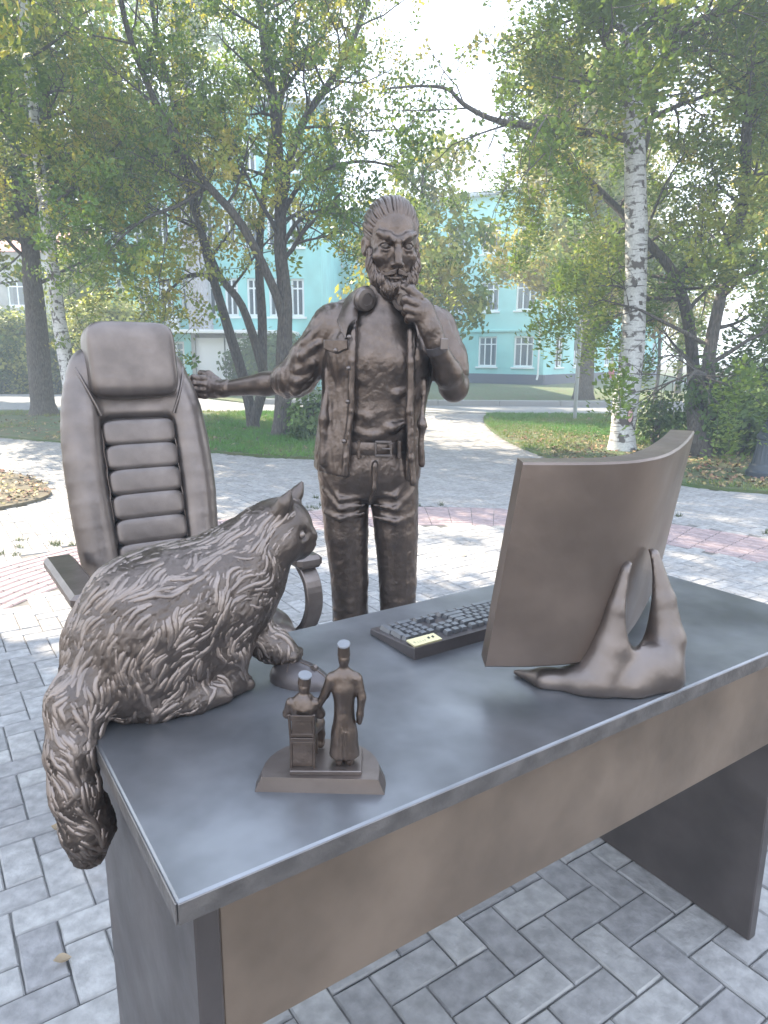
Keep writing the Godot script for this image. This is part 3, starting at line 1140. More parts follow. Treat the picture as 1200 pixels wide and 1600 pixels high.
func monitor() -> void:
	var t := thing("monitor", "wide curved bronze monitor leaning back on a two horned stand", "monitor", Vector3(0.45, DESK_TOP, -1.3))
	var o := t.position
	var back := curve2([Vector2(0.235, -1.180), Vector2(0.33, -1.182), Vector2(0.425, -1.205), Vector2(0.505, -1.272), Vector2(0.575, -1.375), Vector2(0.64, -1.49), Vector2(0.70, -1.605), Vector2(0.762, -1.73)], 5)
	var m := MB.new()
	var k := back.size()
	var outer := PackedVector2Array()
	var inner := PackedVector2Array()
	var norm := PackedVector2Array()
	for i in k:
		var d := (back[mini(i + 1, k - 1)] - back[maxi(i - 1, 0)]).normalized()
		var away := Vector2(d.y, -d.x)
		outer.append(back[i])
		inner.append(back[i] + away * 0.056)
		norm.append(away)
	var y0 := 0.938 - DESK_TOP
	var y1 := 1.325 - DESK_TOP
	var e := 0.004
	var at := func(p: Vector2, y: float): return Vector3(p.x - o.x + lerpf(-0.046, 0.0, (y - y0) / (y1 - y0)), y, p.y - o.z + lerpf(-0.028, 0.0, (y - y0) / (y1 - y0)))
	var ob := func(i: int): return outer[i] + norm[i] * e
	# broad faces as smooth grids, then rims
	m.grid(k - 1, 1, func(u, v): return at.call(outer[roundi(u * (k - 1))], lerpf(y0 + e, y1 - e, v)))
	m.grid(k - 1, 1, func(u, v): return at.call(inner[roundi(u * (k - 1))], lerpf(y1, y0, v)))
	m.grid(k - 1, 1, func(u, v): return at.call(outer[roundi(u * (k - 1))] + norm[roundi(u * (k - 1))] * e * v, y1 - e + e * v))
	m.grid(k - 1, 1, func(u, v): return at.call((outer[roundi(u * (k - 1))] + norm[roundi(u * (k - 1))] * e).lerp(inner[roundi(u * (k - 1))], v), y1))
	m.grid(k - 1, 1, func(u, v): return at.call(inner[roundi(u * (k - 1))].lerp(outer[roundi(u * (k - 1))] + norm[roundi(u * (k - 1))] * e, v), y0))
	m.grid(k - 1, 1, func(u, v): return at.call(outer[roundi(u * (k - 1))] + norm[roundi(u * (k - 1))] * e * (1.0 - v), y0 + e * v))
	for i in [0, k - 1]:
		var s := -1.0 if i == 0 else 1.0
		var along := (back[mini(i + 1, k - 1)] - back[maxi(i - 1, 0)]).normalized() * s
		m.quado(at.call(ob.call(i), y0), at.call(inner[i], y0), at.call(inner[i], y1), at.call(ob.call(i), y1), Vector3(along.x, 0, along.y))
		m.quado(at.call(ob.call(i), y0), at.call(outer[i], y0 + e), at.call(outer[i], y1 - e), at.call(ob.call(i), y1), Vector3(along.x, 0, along.y))
	part("screen", m.mesh(), M["bronze_brown"], t)
	# stand: crescent foot and two horns round a slot
	var f := Field.new(Vector3(0.23, 0.88, -1.45) - o, Vector3(0.66, 1.14, -1.13) - o, 0.004)
	var w := func(x, y, z): return Vector3(x, y, z) - o
	f.chain([[w.call(0.262, 0.893, -1.285), 0.006], [w.call(0.31, 0.896, -1.246), 0.020], [w.call(0.38, 0.898, -1.232), 0.034], [w.call(0.46, 0.898, -1.232), 0.042], [w.call(0.54, 0.898, -1.272), 0.04], [w.call(0.585, 0.898, -1.345), 0.024]], 0.02)
	f.chain([[w.call(0.408, 0.905, -1.238), 0.052], [w.call(0.430, 0.97, -1.242), 0.038], [w.call(0.441, 1.045, -1.246), 0.027], [w.call(0.452, 1.112, -1.252), 0.019]], 0.008)
	f.chain([[w.call(0.53, 0.905, -1.268), 0.054], [w.call(0.550, 0.965, -1.286), 0.037], [w.call(0.540, 1.04, -1.302), 0.027], [w.call(0.520, 1.125, -1.314), 0.0145]], 0.008)
	f.ell(w.call(0.475, 0.915, -1.245), V(0.088, 0.060, 0.045), 0.02)
	var zz := V(0.36, -0.30, -0.93).normalized()
	var xx := V(0, 1, 0).cross(zz).normalized()
	f.ell(w.call(0.491, 1.052, -1.283), Vector3(0.022, 0.098, 0.6), 0.0025, Basis(xx, zz.cross(xx), zz), true)
	f.box(w.call(0.45, 0.86, -1.28), Vector3(0.4, 0.027, 0.3), 0.0, 0.002, Basis(), true)
	var st := MB.new()
	var bump := noise(22.0, 9, 3)
	f.to(st, Transform3D(), func(p, _n): return 0.0007 * bump.get_noise_3dv(p))
	part("stand", st.mesh(), M["bronze_smooth"], t)


func keyboard() -> void:
	var t := thing("keyboard", "bronze computer keyboard with raised keys and a brass plate on one corner", "keyboard", Vector3(0.064, DESK_TOP, -1.352), TURN)
	var L := 0.50
	var D := 0.168
	var body := MB.new()
	body.prism(PackedVector2Array([Vector2(0, 0), Vector2(-D, 0), Vector2(-D, 0.013), Vector2(0, 0.026)]), Transform3D(Basis(Vector3(0, 0, 1), Vector3.UP, Vector3(-1, 0, 0)), Vector3(L, 0, 0)), L, 0.0015)
	part("base", body.mesh(), M["bronze_dark"], t)
	var tilt := Basis(Vector3.RIGHT, atan2(0.013, D))
	var caps := {}
	var put := func(x0: float, row: float, wide: float, deep := 1.0):
		var key := "%.2f_%.2f" % [wide, deep]
		var p := 0.0208
		if not caps.has(key):
			var mb := MB.new()
			var hx := p * wide * 0.5 - 0.0018
			var hz := p * deep * 0.5 - 0.0018
			var q := []
			for y in [0.0, 0.0105]:
				var s := 1.0 if y == 0.0 else 0.0023
				var ex := hx if y == 0.0 else hx - s
				var ez := hz if y == 0.0 else hz - s
				q.append([Vector3(-ex, y, -ez), Vector3(ex, y, -ez), Vector3(ex, y, ez), Vector3(-ex, y, ez)])
			mb.quado(q[1][0], q[1][1], q[1][2], q[1][3], Vector3.UP)
			for i in 4:
				var j := (i + 1) % 4
				mb.quado(q[0][i], q[0][j], q[1][j], q[1][i], (q[0][i] + q[0][j]) * 0.5)
			caps[key] = mb.mesh()
		var z := -0.028 - p * row - p * (deep - 1.0) * 0.5 - (0.006 if row > 0.5 else 0.0)
		part("key", caps[key], M["bronze_skylit"], t, Transform3D(tilt, Vector3(0.010 + p * (x0 + wide * 0.5), 0.026 + z * 0.013 / D - 0.0005, z)))
	# number pad, then the cursor block, then letters; the far side is the space bar's
	for c in 4:
		for r in range(1, 6):
			if c == 0 and (r == 2 or r == 4):
				put.call(0.0, float(r), 1.0, 2.0)
			elif c == 0 and (r == 3 or r == 5):
				continue
			elif r == 5 and c == 2:
				put.call(2.0, 5.0, 2.0)
			elif r == 5 and c == 3:
				continue
			else:
				put.call(float(c), float(r), 1.0)
	for c in 3:
		put.call(4.35 + c, 0.0, 1.0)
		put.call(4.35 + c, 1.0, 1.0)
		put.call(4.35 + c, 2.0, 1.0)
		put.call(4.35 + c, 5.0, 1.0)
	put.call(5.35, 4.0, 1.0)
	for g in 3:
		for c in 4:
			put.call(7.7 + g * 4.5 + c, 0.0, 1.0)
	put.call(21.7, 0.0, 1.0)
	put.call(7.7, 1.0, 2.0)
	for c in 13:
		put.call(9.7 + c, 1.0, 1.0)
	put.call(7.7, 2.0, 1.5)
	for c in 12:
		put.call(9.2 + c, 2.0, 1.0)
	put.call(21.2, 2.0, 1.5)
	put.call(7.7, 3.0, 2.25)
	for c in 11:
		put.call(9.95 + c, 3.0, 1.0)
	put.call(20.95, 3.0, 1.75)
	put.call(7.7, 4.0, 2.75)
	for c in 10:
		put.call(10.45 + c, 4.0, 1.0)
	put.call(20.45, 4.0, 2.25)
	for c in 4:
		put.call(7.7 + c * 1.25, 5.0, 1.25)
	put.call(12.7, 5.0, 6.25)
	for c in 3:
		put.call(18.95 + c * 1.25, 5.0, 1.25)
	# brass plate with an emblem of two dark diamonds and worn engraving
	var pl := MB.new()
	var px := Transform3D(tilt, Vector3(0.041, 0.0285, -0.020))
	pl.box(Vector3.ZERO, Vector3(0.036, 0.0022, 0.0155), 0.0006)
	var plate := part("brass_plate", pl.mesh(), M["brass"], t, px)
	for s: float in [0.0, 1.0]:
		var em := MB.new()
		var cx := 0.012 + s * 0.011
		var q := [Vector3(cx - 0.003, 0.0027, 0.004), Vector3(cx + 0.003, 0.0027, 0.0015), Vector3(cx + 0.003, 0.0027, -0.006), Vector3(cx - 0.003, 0.0027, -0.0035)]
		em.quado(q[0], q[1], q[2], q[3], Vector3.UP)
		part("emblem", em.mesh(), M["engraved"], plate)
	var en := MB.new()
	var r := RandomNumberGenerator.new()
	for i in 5:
		var x := -0.027 + i * 0.0066
		for k in 3:
			var a := Vector3(x + r.randf_range(-0.002, 0.002), 0.0024, 0.004 + r.randf_range(-0.003, 0.003))
			var b := a + Vector3(r.randf_range(-0.0024, 0.0024), 0, r.randf_range(-0.004, 0.004))
			en.tube(PackedVector3Array([a, b]), PackedFloat32Array([0.0003, 0.0003]), 4)
	part("engraving", en.mesh(), M["engraved"], plate)


func mouse() -> void:
	var t := thing("computer_mouse", "rounded bronze computer mouse under the cat's reaching paw", "mouse", Vector3(-0.158, DESK_TOP, -1.252), -0.45)
	var top := func(u: float, v: float):
		var a := u * TAU
		var b := v * PI * 0.5
		var r := sin(b)
		var x := cos(a) * r
		var z := sin(a) * r
		return Vector3(x * 0.066, cos(b) ** 0.8 * 0.040 * (1.0 - 0.18 * x), z * (0.039 - 0.006 * x))
	var sh := MB.new()
	sh.grid(40, 14, top, true)
	part("shell", sh.mesh(), M["bronze_dark"], t)
	var gv := MB.new()
	for c in [[0.05, 0.0], [-0.012, 1.0]]:
		var line := PackedVector3Array()
		for k in 15:
			var s := float(k) / 14
			var x: float
			var z: float
			if c[1] == 0.0:
				x = lerpf(0.0, 0.058, s)
				z = 0.0
			else:
				x = c[0] - 0.01 * (1.0 - absf(s * 2.0 - 1.0))
				z = lerpf(-0.030, 0.030, s)
			var rr := sqrt(pow(x / 0.066, 2.0) + pow(z / (0.039 - 0.09 * x), 2.0))
			line.append(Vector3(x, pow(maxf(cos(asin(minf(rr, 0.999))), 0.0), 0.8) * 0.040 * (1.0 - 0.18 * x / 0.066) + 0.0004, z))
		gv.tube(line, filled(15, 0.0011), 6)
	part("button_groove", gv.mesh(), M["bronze"], t)
	var wh := MB.new()
	wh.tube(PackedVector3Array([Vector3(0.030, 0.034, -0.004), Vector3(0.030, 0.034, 0.004)]), filled(2, 0.0065), 14)
	part("scroll_wheel", wh.mesh(), M["bronze_smooth"], t)


func pillow(half: Vector3, e1 := 0.4, e2 := 0.4, nu := 48, nv := 24, bend := 0.0) -> ArrayMesh:  # a superellipsoid
	var mb := MB.new()
	var pw := func(x: float, e: float): return signf(x) * pow(absf(x), e)
	mb.grid(nu, nv, func(u, v):
		var a: float = -u * TAU
		var b: float = (v - 0.5) * PI
		var p := Vector3(pw.call(cos(b), e1) * pw.call(cos(a), e2), pw.call(sin(b), e1), pw.call(cos(b), e1) * pw.call(sin(a), e2)) * half
		p.z += bend * (1.0 - pow(p.x / half.x, 2.0))
		return p, true)
	return mb.mesh()


func chair() -> void:
	var t := thing("office_chair", "large bronze executive chair with headrest and ribbed back, behind the desk", "chair", Vector3(-0.70, 0, -2.40), TURN)
	var lean := Basis(Vector3.RIGHT, -0.235)
	var bk := Transform3D(lean * Basis.from_scale(Vector3(1.07, 1, 1)), Vector3(-0.035, 0.55, -0.25))
	# back shell in its own upright frame: y along the back, z to the sitter
	var f := Field.new(Vector3(-0.30, -0.06, -0.16), Vector3(0.30, 1.12, 0.16), 0.008)
	for s: float in [-1.0, 1.0]:
		var path := curve3([Vector3(s * 0.165, 0.0, 0.0), Vector3(s * 0.182, 0.25, 0.004), Vector3(s * 0.192, 0.50, 0.006), Vector3(s * 0.184, 0.70, 0.002), Vector3(s * 0.160, 0.84, -0.006), Vector3(s * 0.118, 0.93, -0.012)], 3)
		var pts := []
		for p in path:
			pts.append([p, 0.068])
		f.chain(pts, 0.003)
	f.box(Vector3(0, 0.42, -0.035), Vector3(0.17, 0.47, 0.035), 0.03, 0.03)
	f.box(Vector3(0, 0.83, -0.005), Vector3(0.13, 0.11, 0.040), 0.04, 0.04)
	f.chain([[Vector3(-0.12, 0.92, -0.012), 0.072], [Vector3(0.12, 0.92, -0.012), 0.072]], 0.04)
	f.box(Vector3(0, 0.36, 0.075), Vector3(0.122, 0.365, 0.062), 0.02, 0.012, Basis(), true)
	var sm := MB.new()
	var nn := noise(4.0, 3, 2)
	f.to(sm, Transform3D(), func(p, _n): return 0.002 * nn.get_noise_3dv(p))
	part("back_shell", sm.mesh(), M["bronze_smooth"], t, bk)
	var rib := pillow(Vector3(0.126, 0.0545, 0.034), 0.48, 0.35, 40, 14, 0.004)
	for k in 8:
		part("back_rib", rib, M["bronze_smooth"], t, bk * Transform3D(Basis(), Vector3(0, 0.015 + k * 0.0935, 0.026)))
	part("headrest", pillow(Vector3(0.150, 0.140, 0.085), 0.36, 0.30, 64, 32), M["bronze_smooth"], t, bk * Transform3D(Basis(Vector3.RIGHT, 0.08), Vector3(-0.005, 0.935, 0.058)))
	for s: float in [-1.0, 1.0]:
		var pi := MB.new()
		var path := curve3([Vector3(s * 0.185, 0.915, 0.040), Vector3(s * 0.172, 0.865, 0.060), Vector3(s * 0.150, 0.80, 0.066), Vector3(s * 0.126, 0.735, 0.055)], 5)
		pi.tube(path, filled(path.size(), 0.0055), 8)
		part("piping", pi.mesh(), M["bronze_smooth"], t, bk)
		var seam := MB.new()
		var sp := PackedVector3Array()
		for k in 24:
			sp.append(Vector3(s * (0.126 + 0.002 * sin(k * 2.1)), 0.02 + k * 0.031, 0.032))
		seam.tube(sp, filled(24, 0.0035), 6)
		part("seam", seam.mesh(), M["bronze"], t, bk)
	# seat: a dished cushion with a rolled front edge and cushioned sides
	var g := Field.new(Vector3(-0.36, 0.42, -0.34), Vector3(0.36, 0.68, 0.40), 0.011)
	g.box(Vector3(0, 0.52, 0.02), Vector3(0.295, 0.055, 0.305), 0.05, 0.02)
	for s: float in [-1.0, 1.0]:
		g.chain([[Vector3(s * 0.24, 0.555, -0.22), 0.055], [Vector3(s * 0.245, 0.555, 0.2), 0.055]], 0.04)
	g.chain([[Vector3(-0.2, 0.545, 0.27), 0.055], [Vector3(0.2, 0.545, 0.27), 0.055]], 0.04)
	var gm := MB.new()
	g.to(gm)
	part("seat", gm.mesh(), M["bronze_smooth"], t)
	for s: float in [-1.0, 1.0]:
		var pad := MB.new()
		pad.box(Vector3(s * 0.375, 0.775, -0.02), Vector3(0.05, 0.024, 0.255), 0.014)
		var armrest := part("armrest", pad.mesh(), M["bronze_smooth"], t)
		var strap := MB.new()
		var path := curve3([Vector3(s * 0.375, 0.756, 0.17), Vector3(s * 0.38, 0.70, 0.225), Vector3(s * 0.38, 0.60, 0.235), Vector3(s * 0.37, 0.50, 0.17), Vector3(s * 0.33, 0.46, 0.06), Vector3(s * 0.24, 0.452, 0.0)], 5)
		for e in path.size() - 1:
			var d := (path[e + 1] - path[e])
			var y := d.normalized()
			var x := Vector3(1, 0, 0)
			var z := x.cross(y).normalized()
			x = y.cross(z)
			strap.box((path[e] + path[e + 1]) * 0.5, Vector3(0.031, d.length() * 0.5 + 0.004, 0.013), 0.003, Basis(x, y, z))
		part("arm_strut", strap.mesh(), M["bronze_smooth"], armrest)
	var col := MB.new()
	col.lathe(Vector3.ZERO, PackedVector2Array([Vector2(0.06, 0.09), Vector2(0.06, 0.14), Vector2(0.034, 0.16), Vector2(0.034, 0.42), Vector2(0.12, 0.44), Vector2(0.12, 0.47)]), 18)
	part("column", col.mesh(), M["bronze_dark"], t)
	for k in 5:
		var a := TAU * k / 5 + 0.3
		var d := Vector3(cos(a), 0, sin(a))
		var lg := MB.new()
		lg.tube(PackedVector3Array([d * 0.03 + Vector3(0, 0.125, 0), d * 0.2 + Vector3(0, 0.115, 0), d * 0.36 + Vector3(0, 0.085, 0)]), PackedFloat32Array([0.038, 0.03, 0.024]), 8)
		var leg := part("base_leg", lg.mesh(), M["bronze_dark"], t)
		var cs := MB.new()
		var side := Vector3(-d.z, 0, d.x)
		cs.tube(PackedVector3Array([d * 0.36 + Vector3(0, 0.035, 0) - side * 0.022, d * 0.36 + Vector3(0, 0.035, 0) + side * 0.022]), filled(2, 0.036), 14)
		part("caster", cs.mesh(), M["bronze_dark"], leg)


func ridge(n: FastNoiseLite, q: Vector3) -> float:
	return 1.0 - 2.0 * absf(n.get_noise_3dv(q))


func cat() -> void:
	var t := thing("cat_statue", "long haired bronze cat crouching on the desk corner, tail hanging, paw reaching out", "statue", Vector3(-0.46, DESK_TOP, -1.17), TURN)
	var f := Field.new(V(-0.21, -0.33, -0.17), V(0.44, 0.42, 0.18), 0.0042)
	# trunk, haunches, legs
	f.chain([[V(-0.005, 0.10, 0.0), 0.098], [V(0.045, 0.145, 0.0), 0.112], [V(0.11, 0.163, 0.0), 0.100], [V(0.175, 0.178, 0.0), 0.090], [V(0.228, 0.220, 0.003), 0.073], [V(0.272, 0.268, 0.008), 0.060]], 0.05)
	f.ell(V(0.05, 0.05, 0.0), V(0.11, 0.06, 0.085), 0.05)
	f.ell(V(0.222, 0.165, 0.005), V(0.052, 0.072, 0.058), 0.04)
	for s: float in [-1.0, 1.0]:
		f.ell(V(0.038, 0.068, s * 0.068), V(0.098, 0.075, 0.046), 0.03, Basis(Vector3.BACK, 0.35))
		f.chain([[V(0.03, 0.02, s * 0.088), 0.026], [V(0.09, 0.017, s * 0.096), 0.021], [V(0.128, 0.017, s * 0.098), 0.020]], 0.02)
		for k in 3:
			f.ell(V(0.142, 0.014, s * (0.086 + k * 0.012)), V(0.013, 0.011, 0.0065), 0.004)
	f.chain([[V(0.185, 0.15, 0.052), 0.054], [V(0.168, 0.085, 0.066), 0.036], [V(0.160, 0.03, 0.070), 0.026], [V(0.175, 0.018, 0.072), 0.023]], 0.025)
	for k in 3:
		f.ell(V(0.196, 0.014, 0.059 + k * 0.013), V(0.014, 0.012, 0.0075), 0.004)
	f.chain([[V(0.195, 0.13, -0.03), 0.050], [V(0.225, 0.098, 0.005), 0.036], [V(0.258, 0.068, 0.040), 0.029], [V(0.280, 0.052, 0.064), 0.027]], 0.025)
	for k in 4:
		f.ell(V(0.298, 0.046, 0.077) + V(-0.64, 0.1, 0.7) * (k - 1.5) * 0.011 * -1.0, V(0.011, 0.012, 0.010), 0.004)
	# tail over the edge of the desk
	f.chain([[V(-0.04, 0.09, 0.02), 0.06], [V(-0.095, 0.045, 0.055), 0.046], [V(-0.112, -0.02, 0.088), 0.039], [V(-0.112, -0.085, 0.104), 0.039], [V(-0.104, -0.15, 0.110), 0.038], [V(-0.108, -0.192, 0.108), 0.027]], 0.02)
	# head turned towards the mouse
	var fw := V(0.72, -0.30, 0.62).normalized()
	var rt := fw.cross(V(0, 1, 0)).normalized()
	var up := rt.cross(fw)
	var hb := Basis(fw, up, rt)
	var hc := V(0.303, 0.288, 0.016)
	f.ell(hc, V(0.062, 0.058, 0.062), 0.02, hb)
	f.ell(hc + hb * V(0.042, -0.020, 0.0), V(0.030, 0.024, 0.030), 0.018, hb)
	f.ell(hc + hb * V(0.044, -0.036, 0.0), V(0.020, 0.014, 0.018), 0.010, hb)
	f.ell(hc + hb * V(0.050, 0.004, 0.0), V(0.024, 0.014, 0.012), 0.014, hb)
	f.ell(hc + hb * V(0.0695, -0.012, 0.0), V(0.007, 0.006, 0.009), 0.003, hb)
	for s: float in [-1.0, 1.0]:
		f.ell(hc + hb * V(0.020, -0.024, s * 0.042), V(0.032, 0.032, 0.026), 0.02, hb)
		f.ell(hc + hb * V(0.050, 0.010, s * 0.030), V(0.012, 0.011, 0.011), 0.006, hb, true)
		f.ell(hc + hb * V(0.043, 0.009, s * 0.030), V(0.0105, 0.0095, 0.0105), 0.002, hb)
		f.ell(hc + hb * V(0.060, -0.022, s * 0.011), V(0.013, 0.012, 0.012), 0.006, hb)
		var e0 := hc + hb * V(0.0, 0.040, s * 0.036)
		f.chain([[e0, 0.022], [e0 + hb * V(0.004, 0.022, s * 0.008), 0.014], [e0 + hb * V(0.006, 0.046, s * 0.012), 0.004]], 0.008)
		f.chain([[e0 + hb * V(0.026, 0.012, s * 0.008), 0.012], [e0 + hb * V(0.020, 0.034, s * 0.012), 0.005]], 0.006, 1.0, true)
	# flat contact with the desk, not under the tail
	f.box(V(0.17, -0.05, 0.0), V(0.25, 0.05, 0.3), 0.0, 0.002, Basis(), true)
	var n1 := noise(1.0, 3, 1)
	var n2 := noise(1.0, 8, 1)
	var nb := noise(5.0, 9, 2)
	var bald_c := hc + hb * V(0.075, -0.01, 0.0)
	var flow := func(p: Vector3) -> Vector3:
		var w := V(-0.75, -0.62, 0.0)
		if p.x < -0.085 and p.y < 0.07:
			w = V(0.25, -1.0, 0.75)
		elif p.x > 0.19 and p.y > 0.14:
			w = V(-0.85, -0.55, -0.25)
		elif p.y < 0.10 and p.x > 0.13:
			w = V(0.15, -1.0, 0.0)
		elif p.y < 0.11:
			w = V(-0.45, -0.65, 0.0)
		w = w.normalized()
		return w.rotated(V(0, 0, 1), 1.6 * nb.get_noise_3dv(p * 2.4)) + V(0, 0, 0.7 * nb.get_noise_3dv(p * 2.5 + V(3, 1, 0)))
	var mb := MB.new()
	var soften := func(p: Vector3) -> float:
		var soft := clampf((p.distance_to(bald_c) - 0.055) / 0.05, 0.0, 1.0)
		if p.y < 0.045 and p.x > 0.10:
			soft = 0.0
		if p.x > 0.245 and p.y < 0.09:
			soft = 0.45
		if p.y > (hc + hb * V(0, 0.05, 0)).y and p.x > 0.25:
			soft = 0.0
		return soft
	f.to(mb, Transform3D(), func(p, nn):
		var w: Vector3 = flow.call(p)
		w = (w - nn * w.dot(nn)).normalized()
		var q: Vector3 = p - w * (p.dot(w)) * 0.88
		return (ridge(n1, q * 34.0) * 0.0020 + ridge(n2, q * 74.0 + V(5, 0, 0)) * 0.0012 + 0.002 * nb.get_noise_3dv(p * 3.0)) * (0.15 + 0.85 * soften.call(p)))
	part("body", mb.mesh(), M["bronze_fur"], t)
	var fur := MB.new()
	var r := RandomNumberGenerator.new()
	r.seed = 12
	var total := mb.v.size()
	for k in 3300:
		var p := mb.v[r.randi() % total]
		var soft: float = soften.call(p)
		if p.y < 0.012 and p.x > -0.075:
			continue
		if r.randf() > soft:
			continue
		var big := r.randf_range(0.6, 1.25) * (0.6 + 0.4 * soft)
		f.lock(fur, p, flow, 0.056 * big, 0.0058 * big, r.randf_range(-1.0, -0.25), 7, 6)
	part("fur", fur.mesh(), M["bronze_fur"], t)
	part("body", mb.mesh(), M["bronze_fur"], t)
	for s: float in [-1.0, 1.0]:
		var eye := MB.new()
		var c := hc + hb * V(0.0475, 0.009, s * 0.033)
		eye.grid(16, 8, func(u, v): return c + hb * (V(cos(-u * TAU) * sin(v * PI), cos(v * PI), sin(-u * TAU) * sin(v * PI)) * 0.0078), true)
		part("eye", eye.mesh(), M["bronze_fur"], t)


func man() -> void:
	var t := thing("man_statue", "life size bronze statue of a bearded man in open shirt, hand on chin", "statue", Vector3(0, 0, -2.75))
	var mb := MB.new()
	var nz := noise(1.0, 41, 3)
	var n2 := noise(1.0, 42, 2)
	# body: trunk in a vest, trousers, arms, shoes
	var f := Field.new(V(-0.76, -0.01, -0.34), V(0.36, 1.80, 0.30), 0.0075)
	f.chain([[V(-0.045, 1.14, 0.0), 0.158], [V(-0.04, 1.30, 0.0), 0.158], [V(-0.025, 1.48, 0.0), 0.178], [V(-0.02, 1.56, -0.005), 0.165]], 0.05, 0.70)
	f.chain([[V(-0.175, 1.605, -0.015), 0.066], [V(0.145, 1.60, -0.015), 0.066]], 0.05)
	for s: float in [-1.0, 1.0]:
		f.ell(V(-0.02 + s * 0.075, 1.475, 0.085), V(0.072, 0.062, 0.035), 0.04)
	f.chain([[V(-0.015, 1.60, -0.02), 0.072], [V(0.0, 1.70, 0.0), 0.060], [V(0.012, 1.80, 0.02), 0.058]], 0.04)
	f.chain([[V(-0.135, 1.05, -0.005), 0.128], [V(0.012, 1.05, -0.005), 0.128]], 0.04, 0.92)
	f.chain([[V(-0.158, 0.99, 0.0), 0.098], [V(-0.150, 0.80, 0.012), 0.086], [V(-0.137, 0.60, 0.02), 0.075], [V(-0.137, 0.54, 0.015), 0.072], [V(-0.135, 0.38, -0.015), 0.074], [V(-0.133, 0.12, -0.01), 0.060], [V(-0.133, 0.07, -0.01), 0.062]], 0.008)
	f.chain([[V(0.038, 0.99, 0.0), 0.098], [V(0.050, 0.80, 0.012), 0.086], [V(0.058, 0.60, 0.02), 0.075], [V(0.058, 0.54, 0.015), 0.072], [V(0.062, 0.38, -0.015), 0.074], [V(0.066, 0.12, -0.01), 0.060], [V(0.066, 0.07, -0.01), 0.062]], 0.008)
	for q in [[-0.133, -0.02], [0.066, 0.03]]:
		f.chain([[V(q[0], 0.045, -0.055), 0.048], [V(q[0] + q[1] * 0.4, 0.05, 0.05), 0.052], [V(q[0] + q[1], 0.036, 0.165), 0.042]], 0.03)
	f.box(V(-0.03, -0.05, 0), V(0.4, 0.05, 0.5), 0.0, 0.002, Basis(), true)
	# arms
	f.chain([[V(-0.205, 1.595, -0.01), 0.060], [V(-0.335, 1.412, -0.055), 0.052], [V(-0.375, 1.400, -0.085), 0.050], [V(-0.48, 1.386, -0.14), 0.046], [V(-0.665, 1.362, -0.20), 0.030]], 0.02)
	f.chain([[V(0.195, 1.59, -0.01), 0.060], [V(0.262, 1.40, 0.03), 0.053], [V(0.262, 1.382, 0.045), 0.050], [V(0.232, 1.44, 0.11), 0.050], [V(0.182, 1.535, 0.185), 0.034]], 0.02)
	# trouser creases: at the hips, behind the fly and round the knees
	for s: float in [-1.0, 1.0]:
		var hx := -0.062 + s * 0.085
		for q in [[0.915, 0.045, 0.03, 0.006 - s * 0.001], [0.875 - s * 0.006, 0.02, 0.0, 0.006 + s * 0.001], [0.955 + s * 0.008, 0.06, 0.05, 0.005]]:
			f.chain([[V(-0.058 + s * 0.02, q[0] + 0.02, 0.085), q[3]], [V(hx + s * 0.02, q[0] + q[1] * 0.2, 0.108), q[3] * 0.9], [V(hx + s * 0.09, q[0] + q[1] + q[2], 0.062), q[3] * 0.5]], 0.018)
		var kx := -0.137 if s < 0.0 else 0.058
		for q in [[0.635, 0.010, 0.01], [0.585, 0.011, -0.012], [0.545, 0.012, 0.008], [0.50, 0.009, -0.01], [0.43, 0.008, 0.012]]:
			f.chain([[V(kx - 0.062, q[0] + q[2], 0.045), q[1] * 0.6], [V(kx, q[0] - q[2] * 0.6, 0.080), q[1]], [V(kx + 0.062, q[0] + q[2] * 0.5, 0.045), q[1] * 0.6]], 0.014)
	f.chain([[V(-0.062, 1.10, 0.124), 0.006], [V(-0.06, 1.0, 0.125), 0.006], [V(-0.06, 0.93, 0.10), 0.007]], 0.006, 1.0, true)
	f.chain([[V(-0.035, 1.10, 0.122), 0.010], [V(-0.038, 1.01, 0.124), 0.009], [V(-0.054, 0.95, 0.11), 0.006]], 0.010)
	# vest folds over the belly
	for q in [[1.205, -0.11, 0.03, 0.010], [1.235, -0.03, 0.09, 0.011], [1.275, -0.12, 0.0, 0.009], [1.36, 0.0, 0.09, 0.008], [1.41, -0.12, -0.04, 0.008]]:
		f.chain([[V(q[1], q[0] + 0.02, 0.105), q[3] * 0.5], [V((q[1] + q[2]) * 0.5, q[0], 0.112), q[3]], [V(q[2], q[0] + 0.025, 0.105), q[3] * 0.5]], 0.02)
	f.chain([[V(-0.085, 1.635, 0.02), 0.006], [V(-0.070, 1.600, 0.078), 0.0065], [V(-0.01, 1.578, 0.108), 0.0065], [V(0.05, 1.600, 0.078), 0.0065], [V(0.068, 1.635, 0.02), 0.006]], 0.008)
	f.to(mb, Transform3D(), func(p, _n):
		var cloth := 1.0 if p.y < 1.62 and absf(p.x + 0.03) < 0.24 else 0.3
		return cloth * (0.0017 * ridge(nz, p * V(13, 15, 13)) + 0.0011 * n2.get_noise_3dv(p * 55.0)))
	# head, in its own frame: z to the front, turned a little and bowed
	var hx := Transform3D(Basis(Vector3.UP, 0.20) * Basis(Vector3.RIGHT, 0.17), V(0.022, 1.905, 0.035))
	var h := Field.new(V(-0.13, -0.20, -0.17), V(0.13, 0.19, 0.17), 0.0034)
	h.ell(V(0, 0.045, -0.022), V(0.090, 0.100, 0.112), 0.03)
	h.ell(V(0, -0.035, 0.022), V(0.080, 0.125, 0.082), 0.03)
	h.ell(V(0, -0.118, 0.038), V(0.060, 0.05, 0.058), 0.03)
	h.chain([[V(0, -0.08, -0.03), 0.058], [V(-0.01, -0.20, -0.06), 0.060]], 0.03)
